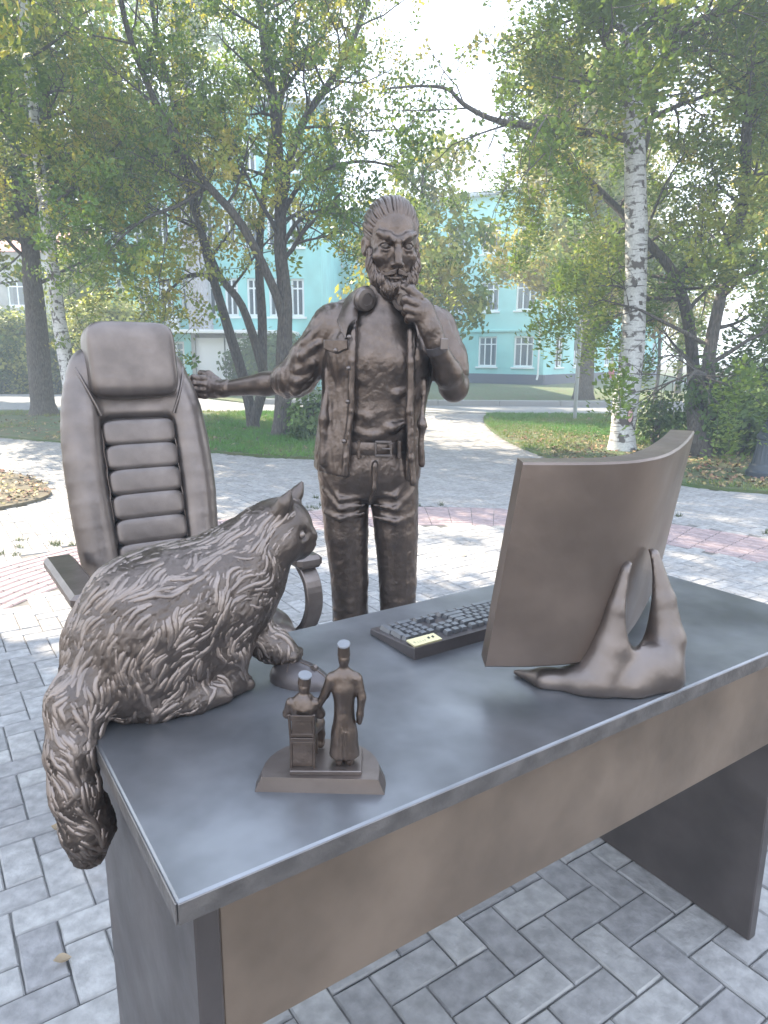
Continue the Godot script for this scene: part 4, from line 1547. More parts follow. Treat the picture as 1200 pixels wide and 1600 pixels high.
	for s: float in [-1.0, 1.0]:
		h.ell(V(s * 0.040, -0.008, 0.116), V(0.028, 0.0165, 0.026), 0.012, Basis(Vector3.BACK, s * 0.10), true)
		h.chain([[V(s * 0.010, 0.008, 0.106), 0.0125], [V(s * 0.036, 0.020, 0.100), 0.0135], [V(s * 0.066, 0.030, 0.076), 0.010]], 0.012)
		h.chain([[V(s * 0.018, -0.011, 0.096), 0.0034], [V(s * 0.030, -0.0015, 0.1005), 0.0050], [V(s * 0.049, 0.0005, 0.096), 0.0050], [V(s * 0.064, -0.010, 0.080), 0.0036]], 0.003)
		h.chain([[V(s * 0.020, -0.017, 0.095), 0.0030], [V(s * 0.036, -0.0265, 0.0975), 0.0036], [V(s * 0.052, -0.024, 0.091), 0.0034], [V(s * 0.062, -0.014, 0.081), 0.003]], 0.003)
		h.ell(V(s * 0.055, -0.048, 0.068), V(0.026, 0.024, 0.026), 0.02)
		h.chain([[V(s * 0.022, -0.060, 0.106), 0.0035], [V(s * 0.040, -0.090, 0.092), 0.0030]], 0.006, 1.0, true)
		h.ell(V(s * 0.0145, -0.072, 0.112), V(0.0115, 0.0095, 0.013), 0.006)
		h.ell(V(s * 0.007, -0.078, 0.120), V(0.004, 0.004, 0.007), 0.003, Basis(), true)
		# ear
		h.ell(V(s * 0.096, -0.018, -0.012), V(0.012, 0.038, 0.023), 0.008, Basis(Vector3.UP, -s * 0.35))
		h.ell(V(s * 0.106, -0.014, -0.005), V(0.007, 0.024, 0.012), 0.005, Basis(Vector3.UP, -s * 0.35), true)
		# frown
		h.chain([[V(s * 0.009, 0.014, 0.114), 0.0022], [V(s * 0.007, 0.040, 0.110), 0.0015]], 0.003, 1.0, true)
	h.chain([[V(0, 0.004, 0.106), 0.0105], [V(0, -0.035, 0.122), 0.0120], [V(0, -0.066, 0.133), 0.0140]], 0.012)
	h.chain([[V(-0.024, -0.112, 0.106), 0.0022], [V(0.024, -0.112, 0.106), 0.0022]], 0.003, 1.0, true)
	h.chain([[V(-0.016, -0.1195, 0.098), 0.0062], [V(0.016, -0.1195, 0.098), 0.0062]], 0.008)
	h.to(mb, hx, func(p, _n): return 0.0011 * n2.get_noise_3dv(p * 75.0))
	# fist at the chin
	var g := Field.new(V(0.02, 1.50, 0.08), V(0.25, 1.79, 0.27), 0.0035)
	g.chain([[V(0.192, 1.515, 0.172), 0.036], [V(0.178, 1.545, 0.190), 0.034], [V(0.160, 1.590, 0.195), 0.036], [V(0.135, 1.650, 0.190), 0.040]], 0.02)
	g.ell(V(0.128, 1.655, 0.186), V(0.034, 0.052, 0.024), 0.02, Basis(Vector3.BACK, 0.35))
	for q in [[V(0.118, 1.698, 0.202), V(0.084, 1.726, 0.196), V(0.066, 1.738, 0.172), V(0.064, 1.744, 0.152)], [V(0.112, 1.676, 0.208), V(0.072, 1.692, 0.202), V(0.064, 1.682, 0.176), V(0.080, 1.674, 0.160)], [V(0.112, 1.650, 0.206), V(0.075, 1.660, 0.200), V(0.069, 1.650, 0.174), V(0.085, 1.644, 0.160)], [V(0.118, 1.627, 0.200), V(0.087, 1.632, 0.194), V(0.080, 1.624, 0.172), V(0.094, 1.620, 0.160)]]:
		g.chain([[q[0], 0.0165], [q[1], 0.0145], [q[2], 0.0125], [q[3], 0.0115]], 0.006)
	g.chain([[V(0.142, 1.640, 0.160), 0.020], [V(0.118, 1.690, 0.150), 0.016], [V(0.094, 1.735, 0.146), 0.0125]], 0.010)
	g.to(mb, Transform3D(), func(p, _n): return 0.0010 * n2.get_noise_3dv(p * 70.0))
	# hand on the chair
	var grip := Field.new(V(-0.87, 1.26, -0.32), V(-0.58, 1.46, -0.10), 0.0035)
	grip.chain([[V(-0.645, 1.366, -0.192), 0.034], [V(-0.670, 1.362, -0.200), 0.032], [V(-0.715, 1.366, -0.212), 0.034]], 0.02)
	grip.ell(V(-0.715, 1.366, -0.212), V(0.046, 0.045, 0.026), 0.015)
	for q in [[1.402, -0.200], [1.380, -0.196], [1.357, -0.196], [1.335, -0.202]]:
		grip.chain([[V(-0.745, q[0], q[1]), 0.0165], [V(-0.787, q[0] + 0.004, q[1] + 0.004), 0.0145], [V(-0.813, q[0] - 0.002, q[1] - 0.020), 0.012]], 0.006)
	grip.chain([[V(-0.700, 1.392, -0.222), 0.021], [V(-0.733, 1.418, -0.232), 0.0165], [V(-0.770, 1.424, -0.246), 0.0135]], 0.010)
	grip.to(mb, Transform3D(), func(p, _n): return 0.0010 * n2.get_noise_3dv(p * 70.0))
	part("body", mb.mesh(), M["bronze"], t)
	# hair combed back in strands
	var hr := Field.new(V(-0.13, -0.12, -0.18), V(0.13, 0.20, 0.13), 0.0034)
	hr.ell(V(0, 0.045, -0.022), V(0.0915, 0.1015, 0.1135), 0.01)
	hr.ell(V(0, -0.03, -0.09), V(0.075, 0.07, 0.05), 0.03)
	hr.box(V(0, 0.08, 0.10), V(0.2, 0.25, 0.09), 0.0, 0.004, Basis(), true)
	hr.box(V(0, -0.10, 0.07), V(0.2, 0.075, 0.10), 0.02, 0.02, Basis(), true)
	var hm := MB.new()
	var n3 := noise(1.0, 61, 2)
	hr.to(hm, hx)
	part("hair", hm.mesh(), M["bronze"], t)
	var comb := MB.new()
	var rr := RandomNumberGenerator.new()
	rr.seed = 4
	var swept := func(p: Vector3) -> Vector3: return V(p.x * 2.2 + 0.25 * n3.get_noise_3dv(p * 14.0), 0.55 if p.z > 0.0 else 0.0, -1.0)
	for k in 34:
		var a := lerpf(-1.65, 1.65, (k + 0.5 + rr.randf_range(-0.3, 0.3)) / 34.0)
		var st := V(sin(a) * 0.092, 0.090 - 0.102 * pow(absf(a) / 1.65, 1.9), 0.082 - 0.050 * pow(absf(a) / 1.65, 1.4))
		st -= h.grad(st) * h.val(st)
		h.lock(comb, st, swept, 0.20, rr.randf_range(0.0085, 0.0115), rr.randf_range(0.2, 0.6), 12, 7)
	for k in 60:
		var a := rr.randf_range(-1.7, 1.7)
		var st := V(sin(a) * 0.09, 0.14 - 0.13 * pow(absf(a) / 1.65, 1.6), rr.randf_range(-0.03, 0.05))
		st -= h.grad(st) * h.val(st)
		h.lock(comb, st, swept, rr.randf_range(0.08, 0.15), rr.randf_range(0.006, 0.008), rr.randf_range(0.4, 0.8), 10, 6)
	part("hair_strands", comb.mesh(), M["bronze"], t, hx)
	# beard and mustache
	var br := Field.new(V(-0.11, -0.215, -0.03), V(0.11, -0.01, 0.15), 0.0034)
	br.ell(V(0, -0.148, 0.060), V(0.062, 0.042, 0.050), 0.02)
	br.ell(V(0.0, -0.165, 0.078), V(0.038, 0.034, 0.034), 0.02)
	br.chain([[V(0.0, -0.134, 0.100), 0.009], [V(0.0, -0.150, 0.102), 0.012]], 0.012)
	for s: float in [-1.0, 1.0]:
		br.chain([[V(s * 0.087, -0.03, 0.030), 0.009], [V(s * 0.080, -0.080, 0.042), 0.016], [V(s * 0.062, -0.125, 0.060), 0.024]], 0.02)
		br.chain([[V(s * 0.050, -0.108, 0.082), 0.008], [V(s * 0.046, -0.130, 0.084), 0.014]], 0.01)
	br.ell(V(0, -0.116, 0.112), V(0.034, 0.012, 0.03), 0.008, Basis(), true)
	var bm := MB.new()
	br.to(bm, Transform3D(), func(p, _n): return 0.0015 * ridge(n3, V(p.x * 70.0, p.y * 16.0, p.z * 40.0)))
	part("beard", bm.mesh(), M["bronze"], t, hx)
	var curls := MB.new()
	var down := func(p: Vector3) -> Vector3: return V(p.x * 3.0, -1.0, 0.35).rotated(V(0, 0, 1), 1.2 * n3.get_noise_3dv(p * 30.0))
	for k in 420:
		var p := bm.v[rr.randi() % bm.v.size()]
		br.lock(curls, p, down, rr.randf_range(0.022, 0.042), rr.randf_range(0.0026, 0.0040), rr.randf_range(0.1, 0.8), 6, 6)
	part("beard_strands", curls.mesh(), M["bronze"], t, hx)
	for s: float in [-1.0, 1.0]:
		var mu := MB.new()
		for q in [0, 1, 2]:
			var d: float = q * 0.0045
			var mp := curve3([V(s * 0.003, -0.090 - d, 0.117 - d * 0.3), V(s * 0.020, -0.096 - d, 0.110), V(s * 0.038, -0.104 - d * 0.6, 0.097), V(s * 0.052, -0.097 - d * 0.3, 0.086)], 4)
			var mr := PackedFloat32Array()
			for i in mp.size():
				mr.append(0.0056 * (1.0 - 0.75 * float(i) / mp.size()))
			mu.tube(mp, mr, 7)
		part("mustache", mu.mesh(), M["bronze"], t, hx)
	for s: float in [-1.0, 1.0]:
		var eye := MB.new()
		var ec := V(s * 0.040, -0.0110, 0.0818)
		var look := Basis(Vector3.UP, s * 0.10) * Basis(Vector3.RIGHT, 0.02)
		eye.grid(22, 14, func(u, v):
			var b: float = v * 1.9
			var rad := 0.0180
			if b < 0.17: rad = 0.0164
			elif b < 0.45: rad = 0.0175 + 0.0014 * (b - 0.17)
			return ec + look * (V(sin(b) * cos(-u * TAU), sin(b) * sin(-u * TAU), cos(b)) * rad), true)
		part("eye", eye.mesh(), M["bronze_smooth"], t, hx)
		var brow := MB.new()
		var bp := curve3([V(s * 0.012, 0.005, 0.115), V(s * 0.028, 0.015, 0.110), V(s * 0.050, 0.028, 0.097), V(s * 0.070, 0.026, 0.076)], 5)
		var brr := PackedFloat32Array()
		for i in bp.size():
			brr.append(0.0075 - 0.0045 * float(i) / bp.size())
		brow.tube(bp, brr, 7, true, 0.5, nz)
		part("eyebrow", brow.mesh(), M["bronze"], t, hx)
	# shirt: open at the front, sleeves rolled to the elbow
	var j := Field.new(V(-0.46, 0.98, -0.20), V(0.34, 1.76, 0.21), 0.0072)
	j.chain([[V(-0.068, 1.04, 0.0), 0.205], [V(-0.06, 1.15, 0.0), 0.194], [V(-0.045, 1.30, 0.0), 0.184], [V(-0.025, 1.48, 0.0), 0.200], [V(-0.02, 1.56, -0.005), 0.185]], 0.05, 0.74)
	j.chain([[V(-0.185, 1.610, -0.012), 0.078], [V(0.155, 1.605, -0.012), 0.078]], 0.05)
	j.chain([[V(-0.20, 1.60, -0.01), 0.080], [V(-0.285, 1.49, -0.03), 0.073], [V(-0.345, 1.415, -0.06), 0.070], [V(-0.385, 1.403, -0.088), 0.066]], 0.025)
	j.chain([[V(0.188, 1.598, -0.01), 0.080], [V(0.236, 1.49, 0.01), 0.070], [V(0.250, 1.445, 0.022), 0.066]], 0.025)
	for s: float in [-1.0, 1.0]:
		j.ell(V(-0.02 + s * 0.10, 1.50, 0.10), V(0.08, 0.08, 0.045), 0.04)
	# rolled cuffs and sleeve folds
	j.chain([[V(-0.375, 1.470, -0.10), 0.012], [V(-0.395, 1.43, -0.03), 0.013], [V(-0.392, 1.375, -0.03), 0.013], [V(-0.385, 1.340, -0.085), 0.012]], 0.010)
	for q in [[V(-0.24, 1.60, 0.055), V(-0.30, 1.545, 0.035), V(-0.325, 1.50, -0.01)], [V(-0.25, 1.54, 0.062), V(-0.31, 1.50, 0.035), V(-0.35, 1.485, -0.02)], [V(-0.27, 1.47, 0.045), V(-0.325, 1.445, 0.018), V(-0.37, 1.455, -0.04)], [V(-0.29, 1.42, 0.02), V(-0.335, 1.40, 0.018), V(-0.375, 1.42, -0.02)], [V(-0.30, 1.385, 0.0), V(-0.345, 1.365, 0.0), V(-0.38, 1.39, -0.02)]]:
		j.chain([[q[0], 0.008], [q[1], 0.014], [q[2], 0.007]], 0.018)
	for q in [[V(0.15, 1.60, 0.065), V(0.20, 1.555, 0.068), V(0.25, 1.53, 0.045)], [V(0.16, 1.545, 0.075), V(0.21, 1.51, 0.072), V(0.262, 1.50, 0.05)], [V(0.18, 1.49, 0.06), V(0.225, 1.465, 0.072), V(0.275, 1.47, 0.05)]]:
		j.chain([[q[0], 0.008], [q[1], 0.013], [q[2], 0.007]], 0.018)
	# yoke seam and a few long folds down the front panels
	for q in [[-0.215, 1.44, -0.235, 1.10, 0.098], [0.150, 1.40, 0.140, 1.10, 0.11]]:
		j.chain([[V(q[0], q[1], q[4] - 0.02), 0.004], [V((q[0] + q[2]) * 0.5 - 0.006, (q[1] + q[3]) * 0.5, q[4] + 0.006), 0.010], [V(q[2], q[3], q[4] + 0.01), 0.010]], 0.03)
	# the opening, wider at the chest
	j.box(V(-0.012, 1.30, 0.20), V(0.108, 0.46, 0.165), 0.01, 0.008, Basis(Vector3.BACK, -0.06), true)
	j.box(V(-0.012, 1.70, 0.16), V(0.085, 0.16, 0.14), 0.03, 0.02, Basis(), true)
	# turned edges along the opening
	j.chain([[V(-0.116, 1.585, 0.128), 0.011], [V(-0.120, 1.48, 0.150), 0.010], [V(-0.124, 1.30, 0.142), 0.010], [V(-0.142, 1.13, 0.145), 0.010], [V(-0.150, 1.03, 0.150), 0.010]], 0.008)
	j.chain([[V(0.092, 1.585, 0.128), 0.011], [V(0.094, 1.48, 0.152), 0.012], [V(0.092, 1.30, 0.152), 0.012], [V(0.100, 1.13, 0.155), 0.011], [V(0.110, 1.03, 0.158), 0.011]], 0.008)
	# hem
	j.box(V(-0.06, 0.96, 0.0), V(0.5, 0.085, 0.5), 0.0, 0.006, Basis(Vector3.BACK, -0.10), true)
	var jm := MB.new()
	j.to(jm, Transform3D(), func(p, _n): return 0.0045 * ridge(nz, p * V(15, 5, 15) + V(9, 0, 0)) + 0.0010 * n2.get_noise_3dv(p * 60.0))
	part("shirt", jm.mesh(), M["bronze"], t)
	for s: float in [-1.0, 1.0]:
		var cx := -0.012
		var inn := curve3([V(cx, 1.755, -0.085), V(cx + s * 0.060, 1.757, -0.060), V(cx + s * 0.080, 1.742, 0.0), V(cx + s * 0.082, 1.700, 0.070), V(cx + s * 0.092, 1.625, 0.125)], 5)
		var out := curve3([V(cx, 1.690, -0.130), V(cx + s * 0.115, 1.690, -0.088), V(cx + s * 0.158, 1.668, 0.0), V(cx + s * 0.160, 1.622, 0.088), V(cx + s * 0.128, 1.560, 0.152)], 5)
		var wing := MB.new()
		for side: float in [1.0, -1.0]:
			wing.grid(20, 6, func(u, v):
				var i: int = roundi(u * 20)
				var p := inn[i].lerp(out[i], v)
				var lift: Vector3 = V(s * 0.4, 0.75, 0.35) * (0.016 * sin(v * PI) + 0.004 * side)
				return p + lift)
		wing.tube(out, filled(out.size(), 0.0055), 7)
		part("collar", wing.mesh(), M["bronze"], t)
	var flap := MB.new()
	var fx := Transform3D(Basis(Vector3.UP, -0.32), V(-0.178, 1.535, 0.150))
	flap.prism(PackedVector2Array([V2(-0.045, 0.02), V2(-0.045, -0.012), V2(0.0, -0.03), V2(0.045, -0.012), V2(0.045, 0.02)]), Transform3D(Basis(), V(0, 0, -0.01)), 0.016, 0.003)
	part("pocket_flap", flap.mesh(), M["bronze"], t, fx)
	for q in [V(-0.178, 1.517, 0.160), V(-0.128, 1.565, 0.158), V(-0.132, 1.455, 0.160), V(-0.136, 1.335, 0.155), V(-0.150, 1.19, 0.155)]:
		var bt := MB.new()
		bt.grid(14, 7, func(u, v): return q + V(cos(-u * TAU) * sin(v * PI) * 0.0085, sin(-u * TAU) * sin(v * PI) * 0.0085, cos(v * PI) * 0.005), true)
		part("button", bt.mesh(), M["bronze_smooth"], t)
	# belt and buckle
	var belt := MB.new()
	var bc := V(-0.055, 1.158, -0.003)
	belt.grid(64, 4, func(u, v):
		var a: float = -u * TAU
		var bulge := 0.010 + (0.004 if v > 0.2 and v < 0.8 else 0.0)
		return bc + V(cos(a) * (0.152 + bulge), lerpf(-0.024, 0.024, v), sin(a) * (0.116 + bulge)), true)
	var bl := part("belt", belt.mesh(), M["bronze"], t)
	var bu := MB.new()
	for q in [[V(-0.0, 0.026, 0), V(0.031, 0.004, 0.006)], [V(0, -0.026, 0), V(0.031, 0.004, 0.006)], [V(-0.029, 0, 0), V(0.004, 0.022, 0.0058)], [V(0.029, 0, 0), V(0.004, 0.022, 0.0058)], [V(0.012, 0.0, 0.004), V(0.016, 0.003, 0.004)]]:
		bu.box(V(-0.004, 1.160, 0.130) + q[0], q[1], 0.0015)
	part("buckle", bu.mesh(), M["bronze_smooth"], bl)
	for x in [-0.095, 0.055]:
		var lo := MB.new()
		lo.box(V(x, 1.155, 0.112), V(0.007, 0.034, 0.012), 0.003, Basis(Vector3.UP, x * 2.0))
		part("belt_loop", lo.mesh(), M["bronze"], bl)
	# headphones hung round the neck
	var hp := MB.new()
	hp.tube(curve3([V(-0.085, 1.685, 0.075), V(-0.105, 1.715, 0.0), V(-0.075, 1.735, -0.075), V(0.0, 1.74, -0.10), V(0.075, 1.735, -0.07), V(0.095, 1.715, 0.0), V(0.08, 1.685, 0.075)], 5), filled(31, 0.011), 8)
	var band := part("headphones", hp.mesh(), M["bronze_dark"], t)
	for s: float in [-1.0, 1.0]:
		var cup := MB.new()
		var ax := V(s * -0.55, -0.15, 0.82).normalized()
		var sx := ax.cross(V(0, 1, 0)).normalized()
		cup.lathe(V(s * 0.072 - 0.005, 1.700, 0.100), PackedVector2Array([V2(0.0, -0.022), V2(0.030, -0.020), V2(0.042, -0.012), V2(0.044, -0.002), V2(0.038, 0.001), V2(0.041, 0.004), V2(0.043, 0.012), V2(0.037, 0.022), V2(0.022, 0.024), V2(0.020, 0.018), V2(0.0, 0.018)]), 24, Basis(sx, ax, sx.cross(ax)))
		part("ear_cup", cup.mesh(), M["bronze_smooth"], band)
	# wrist watch
	var ws := MB.new()
	var wa := V(-0.02, 0.045, 0.02).normalized()
	var wx := wa.cross(V(0, 0, 1)).normalized()
	ws.lathe(V(0.183, 1.530, 0.183), PackedVector2Array([V2(0.036, -0.016), V2(0.041, -0.014), V2(0.041, 0.014), V2(0.036, 0.016)]), 24, Basis(wx, wa, wx.cross(wa)))
	var strap := part("watch_strap", ws.mesh(), M["bronze_dark"], t)
	var wd := MB.new()
	var o2 := V(0.55, 0.2, 0.8).normalized()
	wd.box(V(0.183, 1.532, 0.183) + o2 * 0.042, V(0.017, 0.020, 0.006), 0.003, Basis(o2.cross(V(0, 1, 0)).normalized() * -1.0, V(0, 1, 0), o2).orthonormalized())
	part("watch_case", wd.mesh(), M["bronze_smooth"], strap)


func V2(x: float, y: float) -> Vector2:
	return Vector2(x, y)


func figurine() -> void:
	var t := thing("figurine", "small bronze desk figurine of two capped figures, one seated, on a plinth", "figurine", Vector3(-0.09, DESK_TOP, -0.945))
	# plinth: straight front, rounded back, battered sides
	var base := MB.new()
	var shape := func(s: float, y: float):
		var out := PackedVector3Array()
		out.append(V(-0.0935 * s, y, 0.044 * s))
		out.append(V(0.0935 * s, y, 0.049 * s))
		for k in 17:
			var a := PI * k / 16.0
			out.append(V(cos(a) * 0.0955 * s, y, 0.02 * s - sin(a) * 0.092 * s))
		return out
	var lo: PackedVector3Array = shape.call(1.0, 0.0)
	var hi: PackedVector3Array = shape.call(0.90, 0.021)
	var n := lo.size()
	for i in n:
		var k := (i + 1) % n
		base.quado(lo[i], lo[k], hi[k], hi[i], lo[i] + lo[k])
		base.trio(hi[i], hi[k], V(0, 0.021, 0), Vector3.UP)
	part("plinth", base.mesh(), M["bronze_smooth"], t)
	var slab := MB.new()
	slab.box(V(0.008, 0.0240, 0.004), V(0.052, 0.0035, 0.030), 0.001)
	part("slab", slab.mesh(), M["bronze_smooth"], t)
	var y0 := 0.0275
	# standing figure in a long coat, seen from behind
	var f := Field.new(V(-0.04, 0.015, -0.06), V(0.09, 0.245, 0.06), 0.0022)
	var c := V(0.034, y0, 0.008)
	f.chain([[c + V(0, 0.006, 0), 0.0290], [c + V(0, 0.040, 0), 0.0240], [c + V(0, 0.078, 0), 0.0175], [c + V(0, 0.108, 0), 0.0215], [c + V(0, 0.122, 0), 0.018]], 0.004, 0.8)
	f.chain([[c + V(-0.02, 0.124, 0), 0.008], [c + V(0.02, 0.124, 0), 0.008]], 0.008)
	f.chain([[c + V(0, 0.12, 0), 0.007], [c + V(0, 0.141, 0), 0.0065]], 0.005)
	f.ell(c + V(0, 0.151, -0.001), V(0.0105, 0.013, 0.012), 0.003)
	f.chain([[c + V(0.025, 0.121, 0), 0.0088], [c + V(0.032, 0.096, 0.002), 0.0078], [c + V(0.029, 0.072, 0.004), 0.0062], [c + V(0.028, 0.062, 0.003), 0.0055]], 0.004)
	f.chain([[c + V(-0.025, 0.121, 0), 0.0088], [c + V(-0.034, 0.100, -0.004), 0.0078], [c + V(-0.048, 0.080, -0.006), 0.0062], [c + V(-0.056, 0.078, -0.006), 0.0055]], 0.004)
	for k in 5:
		var x := -0.014 + k * 0.007
		f.chain([[c + V(x * 0.55, 0.078, 0.0145), 0.0016], [c + V(x * 1.35, 0.012, 0.0225), 0.0030]], 0.0015, 1.0, true)
	f.box(c + V(0, 0.0, 0), V(0.035, 0.011, 0.035), 0.0, 0.001, Basis(), true)
	for s: float in [-1.0, 1.0]:
		f.chain([[c + V(s * 0.009, 0.016, 0.006), 0.0085], [c + V(s * 0.009, 0.006, 0.008), 0.0075], [c + V(s * 0.010, 0.004, -0.008), 0.006]], 0.003)
	var fm := MB.new()
	f.to(fm)
	var slim := Transform3D(Basis.from_scale(V(0.80, 1.08, 0.95)), V(c.x * 0.20, c.y * -0.08, 0))
	var st := part("standing_figure", fm.mesh(), M["bronze"], t, slim)
	var cap := MB.new()
	cap.lathe(c + V(0, 0.157, 0), PackedVector2Array([V2(0.0115, 0.0), V2(0.0110, 0.004), V2(0.0105, 0.013), V2(0.0118, 0.0145)]), 22, Basis(Vector3.RIGHT, 0.12))
	part("cap", cap.mesh(), M["bronze"], st)
	var ct := MB.new()
	ct.lathe(c + V(0, 0.157, 0), PackedVector2Array([V2(0.0118, 0.0145), V2(0.0112, 0.0165), V2(0.0, 0.0170)]), 22, Basis(Vector3.RIGHT, 0.12))
	part("cap_top", ct.mesh(), M["cap_gray"], st)
	# seated figure
	var g := Field.new(V(-0.06, 0.015, -0.07), V(0.03, 0.19, 0.05), 0.0022)
	var d := V(-0.026, y0, 0.004)
	g.chain([[d + V(0, 0.050, 0), 0.019], [d + V(0.001, 0.072, -0.001), 0.0165], [d + V(0.001, 0.090, -0.001), 0.019], [d + V(0.001, 0.097, -0.001), 0.015]], 0.008, 0.8)
	g.chain([[d + V(0.001, 0.098, -0.001), 0.0065], [d + V(0.002, 0.114, -0.003), 0.006]], 0.005)
	g.ell(d + V(0.002, 0.120, -0.004), V(0.010, 0.0125, 0.0115), 0.003)
	for s: float in [-1.0, 1.0]:
		g.chain([[d + V(s * 0.020, 0.096, 0), 0.0078], [d + V(s * 0.027, 0.074, -0.006), 0.0068], [d + V(s * 0.018, 0.062, -0.024), 0.0056]], 0.004)
		g.chain([[d + V(s * 0.009, 0.045, -0.004), 0.0115], [d + V(s * 0.013 + 0.008, 0.044, -0.032), 0.0095], [d + V(s * 0.013 + 0.010, 0.022, -0.036), 0.0075], [d + V(s * 0.013 + 0.010, 0.006, -0.034), 0.006], [d + V(s * 0.013 + 0.012, 0.004, -0.046), 0.005]], 0.004)
	var gm := MB.new()
	g.to(gm)
	var sf := part("seated_figure", gm.mesh(), M["bronze"], t, Transform3D(Basis.from_scale(V(0.92, 0.96, 1.0)), V(d.x * 0.08, d.y * 0.04, 0)))
	var cap2 := MB.new()
	var cb := Basis(Vector3.BACK, -0.12) * Basis(Vector3.RIGHT, 0.15)
	cap2.lathe(d + V(0.002, 0.126, -0.004), PackedVector2Array([V2(0.0108, 0.0), V2(0.0104, 0.004), V2(0.0098, 0.012), V2(0.0112, 0.0135)]), 22, cb)
	part("cap", cap2.mesh(), M["bronze"], sf)
	var ct2 := MB.new()
	ct2.lathe(d + V(0.002, 0.126, -0.004), PackedVector2Array([V2(0.0112, 0.0135), V2(0.0106, 0.0155), V2(0.0, 0.016)]), 22, cb)
	part("cap_top", ct2.mesh(), M["cap_gray"], sf)
	# its chair
	var ch := MB.new()
	for x: float in [-0.0165, 0.0165]:
		ch.tube(PackedVector3Array([d + V(x, 0.0, 0.021), d + V(x, 0.045, 0.020), d + V(x * 1.08, 0.085, 0.024)]), filled(3, 0.0022), 8)
		ch.tube(PackedVector3Array([d + V(x, 0.0, -0.018), d + V(x, 0.04, -0.018)]), filled(2, 0.0022), 8)
	for y: float in [0.045, 0.052, 0.080]:
		ch.box(d + V(0, y, 0.021 + (0.002 if y > 0.06 else 0.0)), V(0.0165, 0.0026 if y < 0.06 else 0.004, 0.0014), 0.0005)
	ch.box(d + V(0, 0.040, 0.001), V(0.0185, 0.002, 0.021), 0.0008)
	ch.box(d + V(0, 0.0645, 0.0215), V(0.0145, 0.0115, 0.0006), 0.0002)
	ch.box(d + V(0, 0.0215, 0.0195), V(0.0145, 0.0205, 0.0006), 0.0002)
	part("chair", ch.mesh(), M["bronze"], t)


func sprig(seed_: int, count: int, span: float, leaf: float, droop: float, wide := 0.62) -> ArrayMesh:
	# a twig along +y with leaves round it, each a folded pointed blade
	var r := RandomNumberGenerator.new()
	r.seed = seed_
	var mb := MB.new()
	for i in count:
		var t := (i + 0.5) / count
		var p := Vector3(r.randf_range(-0.02, 0.02), t * span, r.randf_range(-0.02, 0.02))
		var a := i * 2.4 + r.randf_range(-0.5, 0.5)
		var out := Vector3(cos(a), r.randf_range(0.1, 0.8) - droop, sin(a)).normalized()
		var side := out.cross(Vector3(r.randf_range(-0.4, 0.4), 1, r.randf_range(-0.4, 0.4))).normalized()
		var l := leaf * r.randf_range(0.7, 1.15)
		var w := l * wide * 0.5
		var up := side.cross(out) * l * 0.10
		p += out * leaf * 0.4
		var b := p + out * l * 0.42
		var tip := p + out * l - Vector3(0, l * 0.12, 0)
		mb.tri(p, b + side * w + up, tip)
		mb.tri(p, tip, b - side * w + up)
	return mb.mesh()


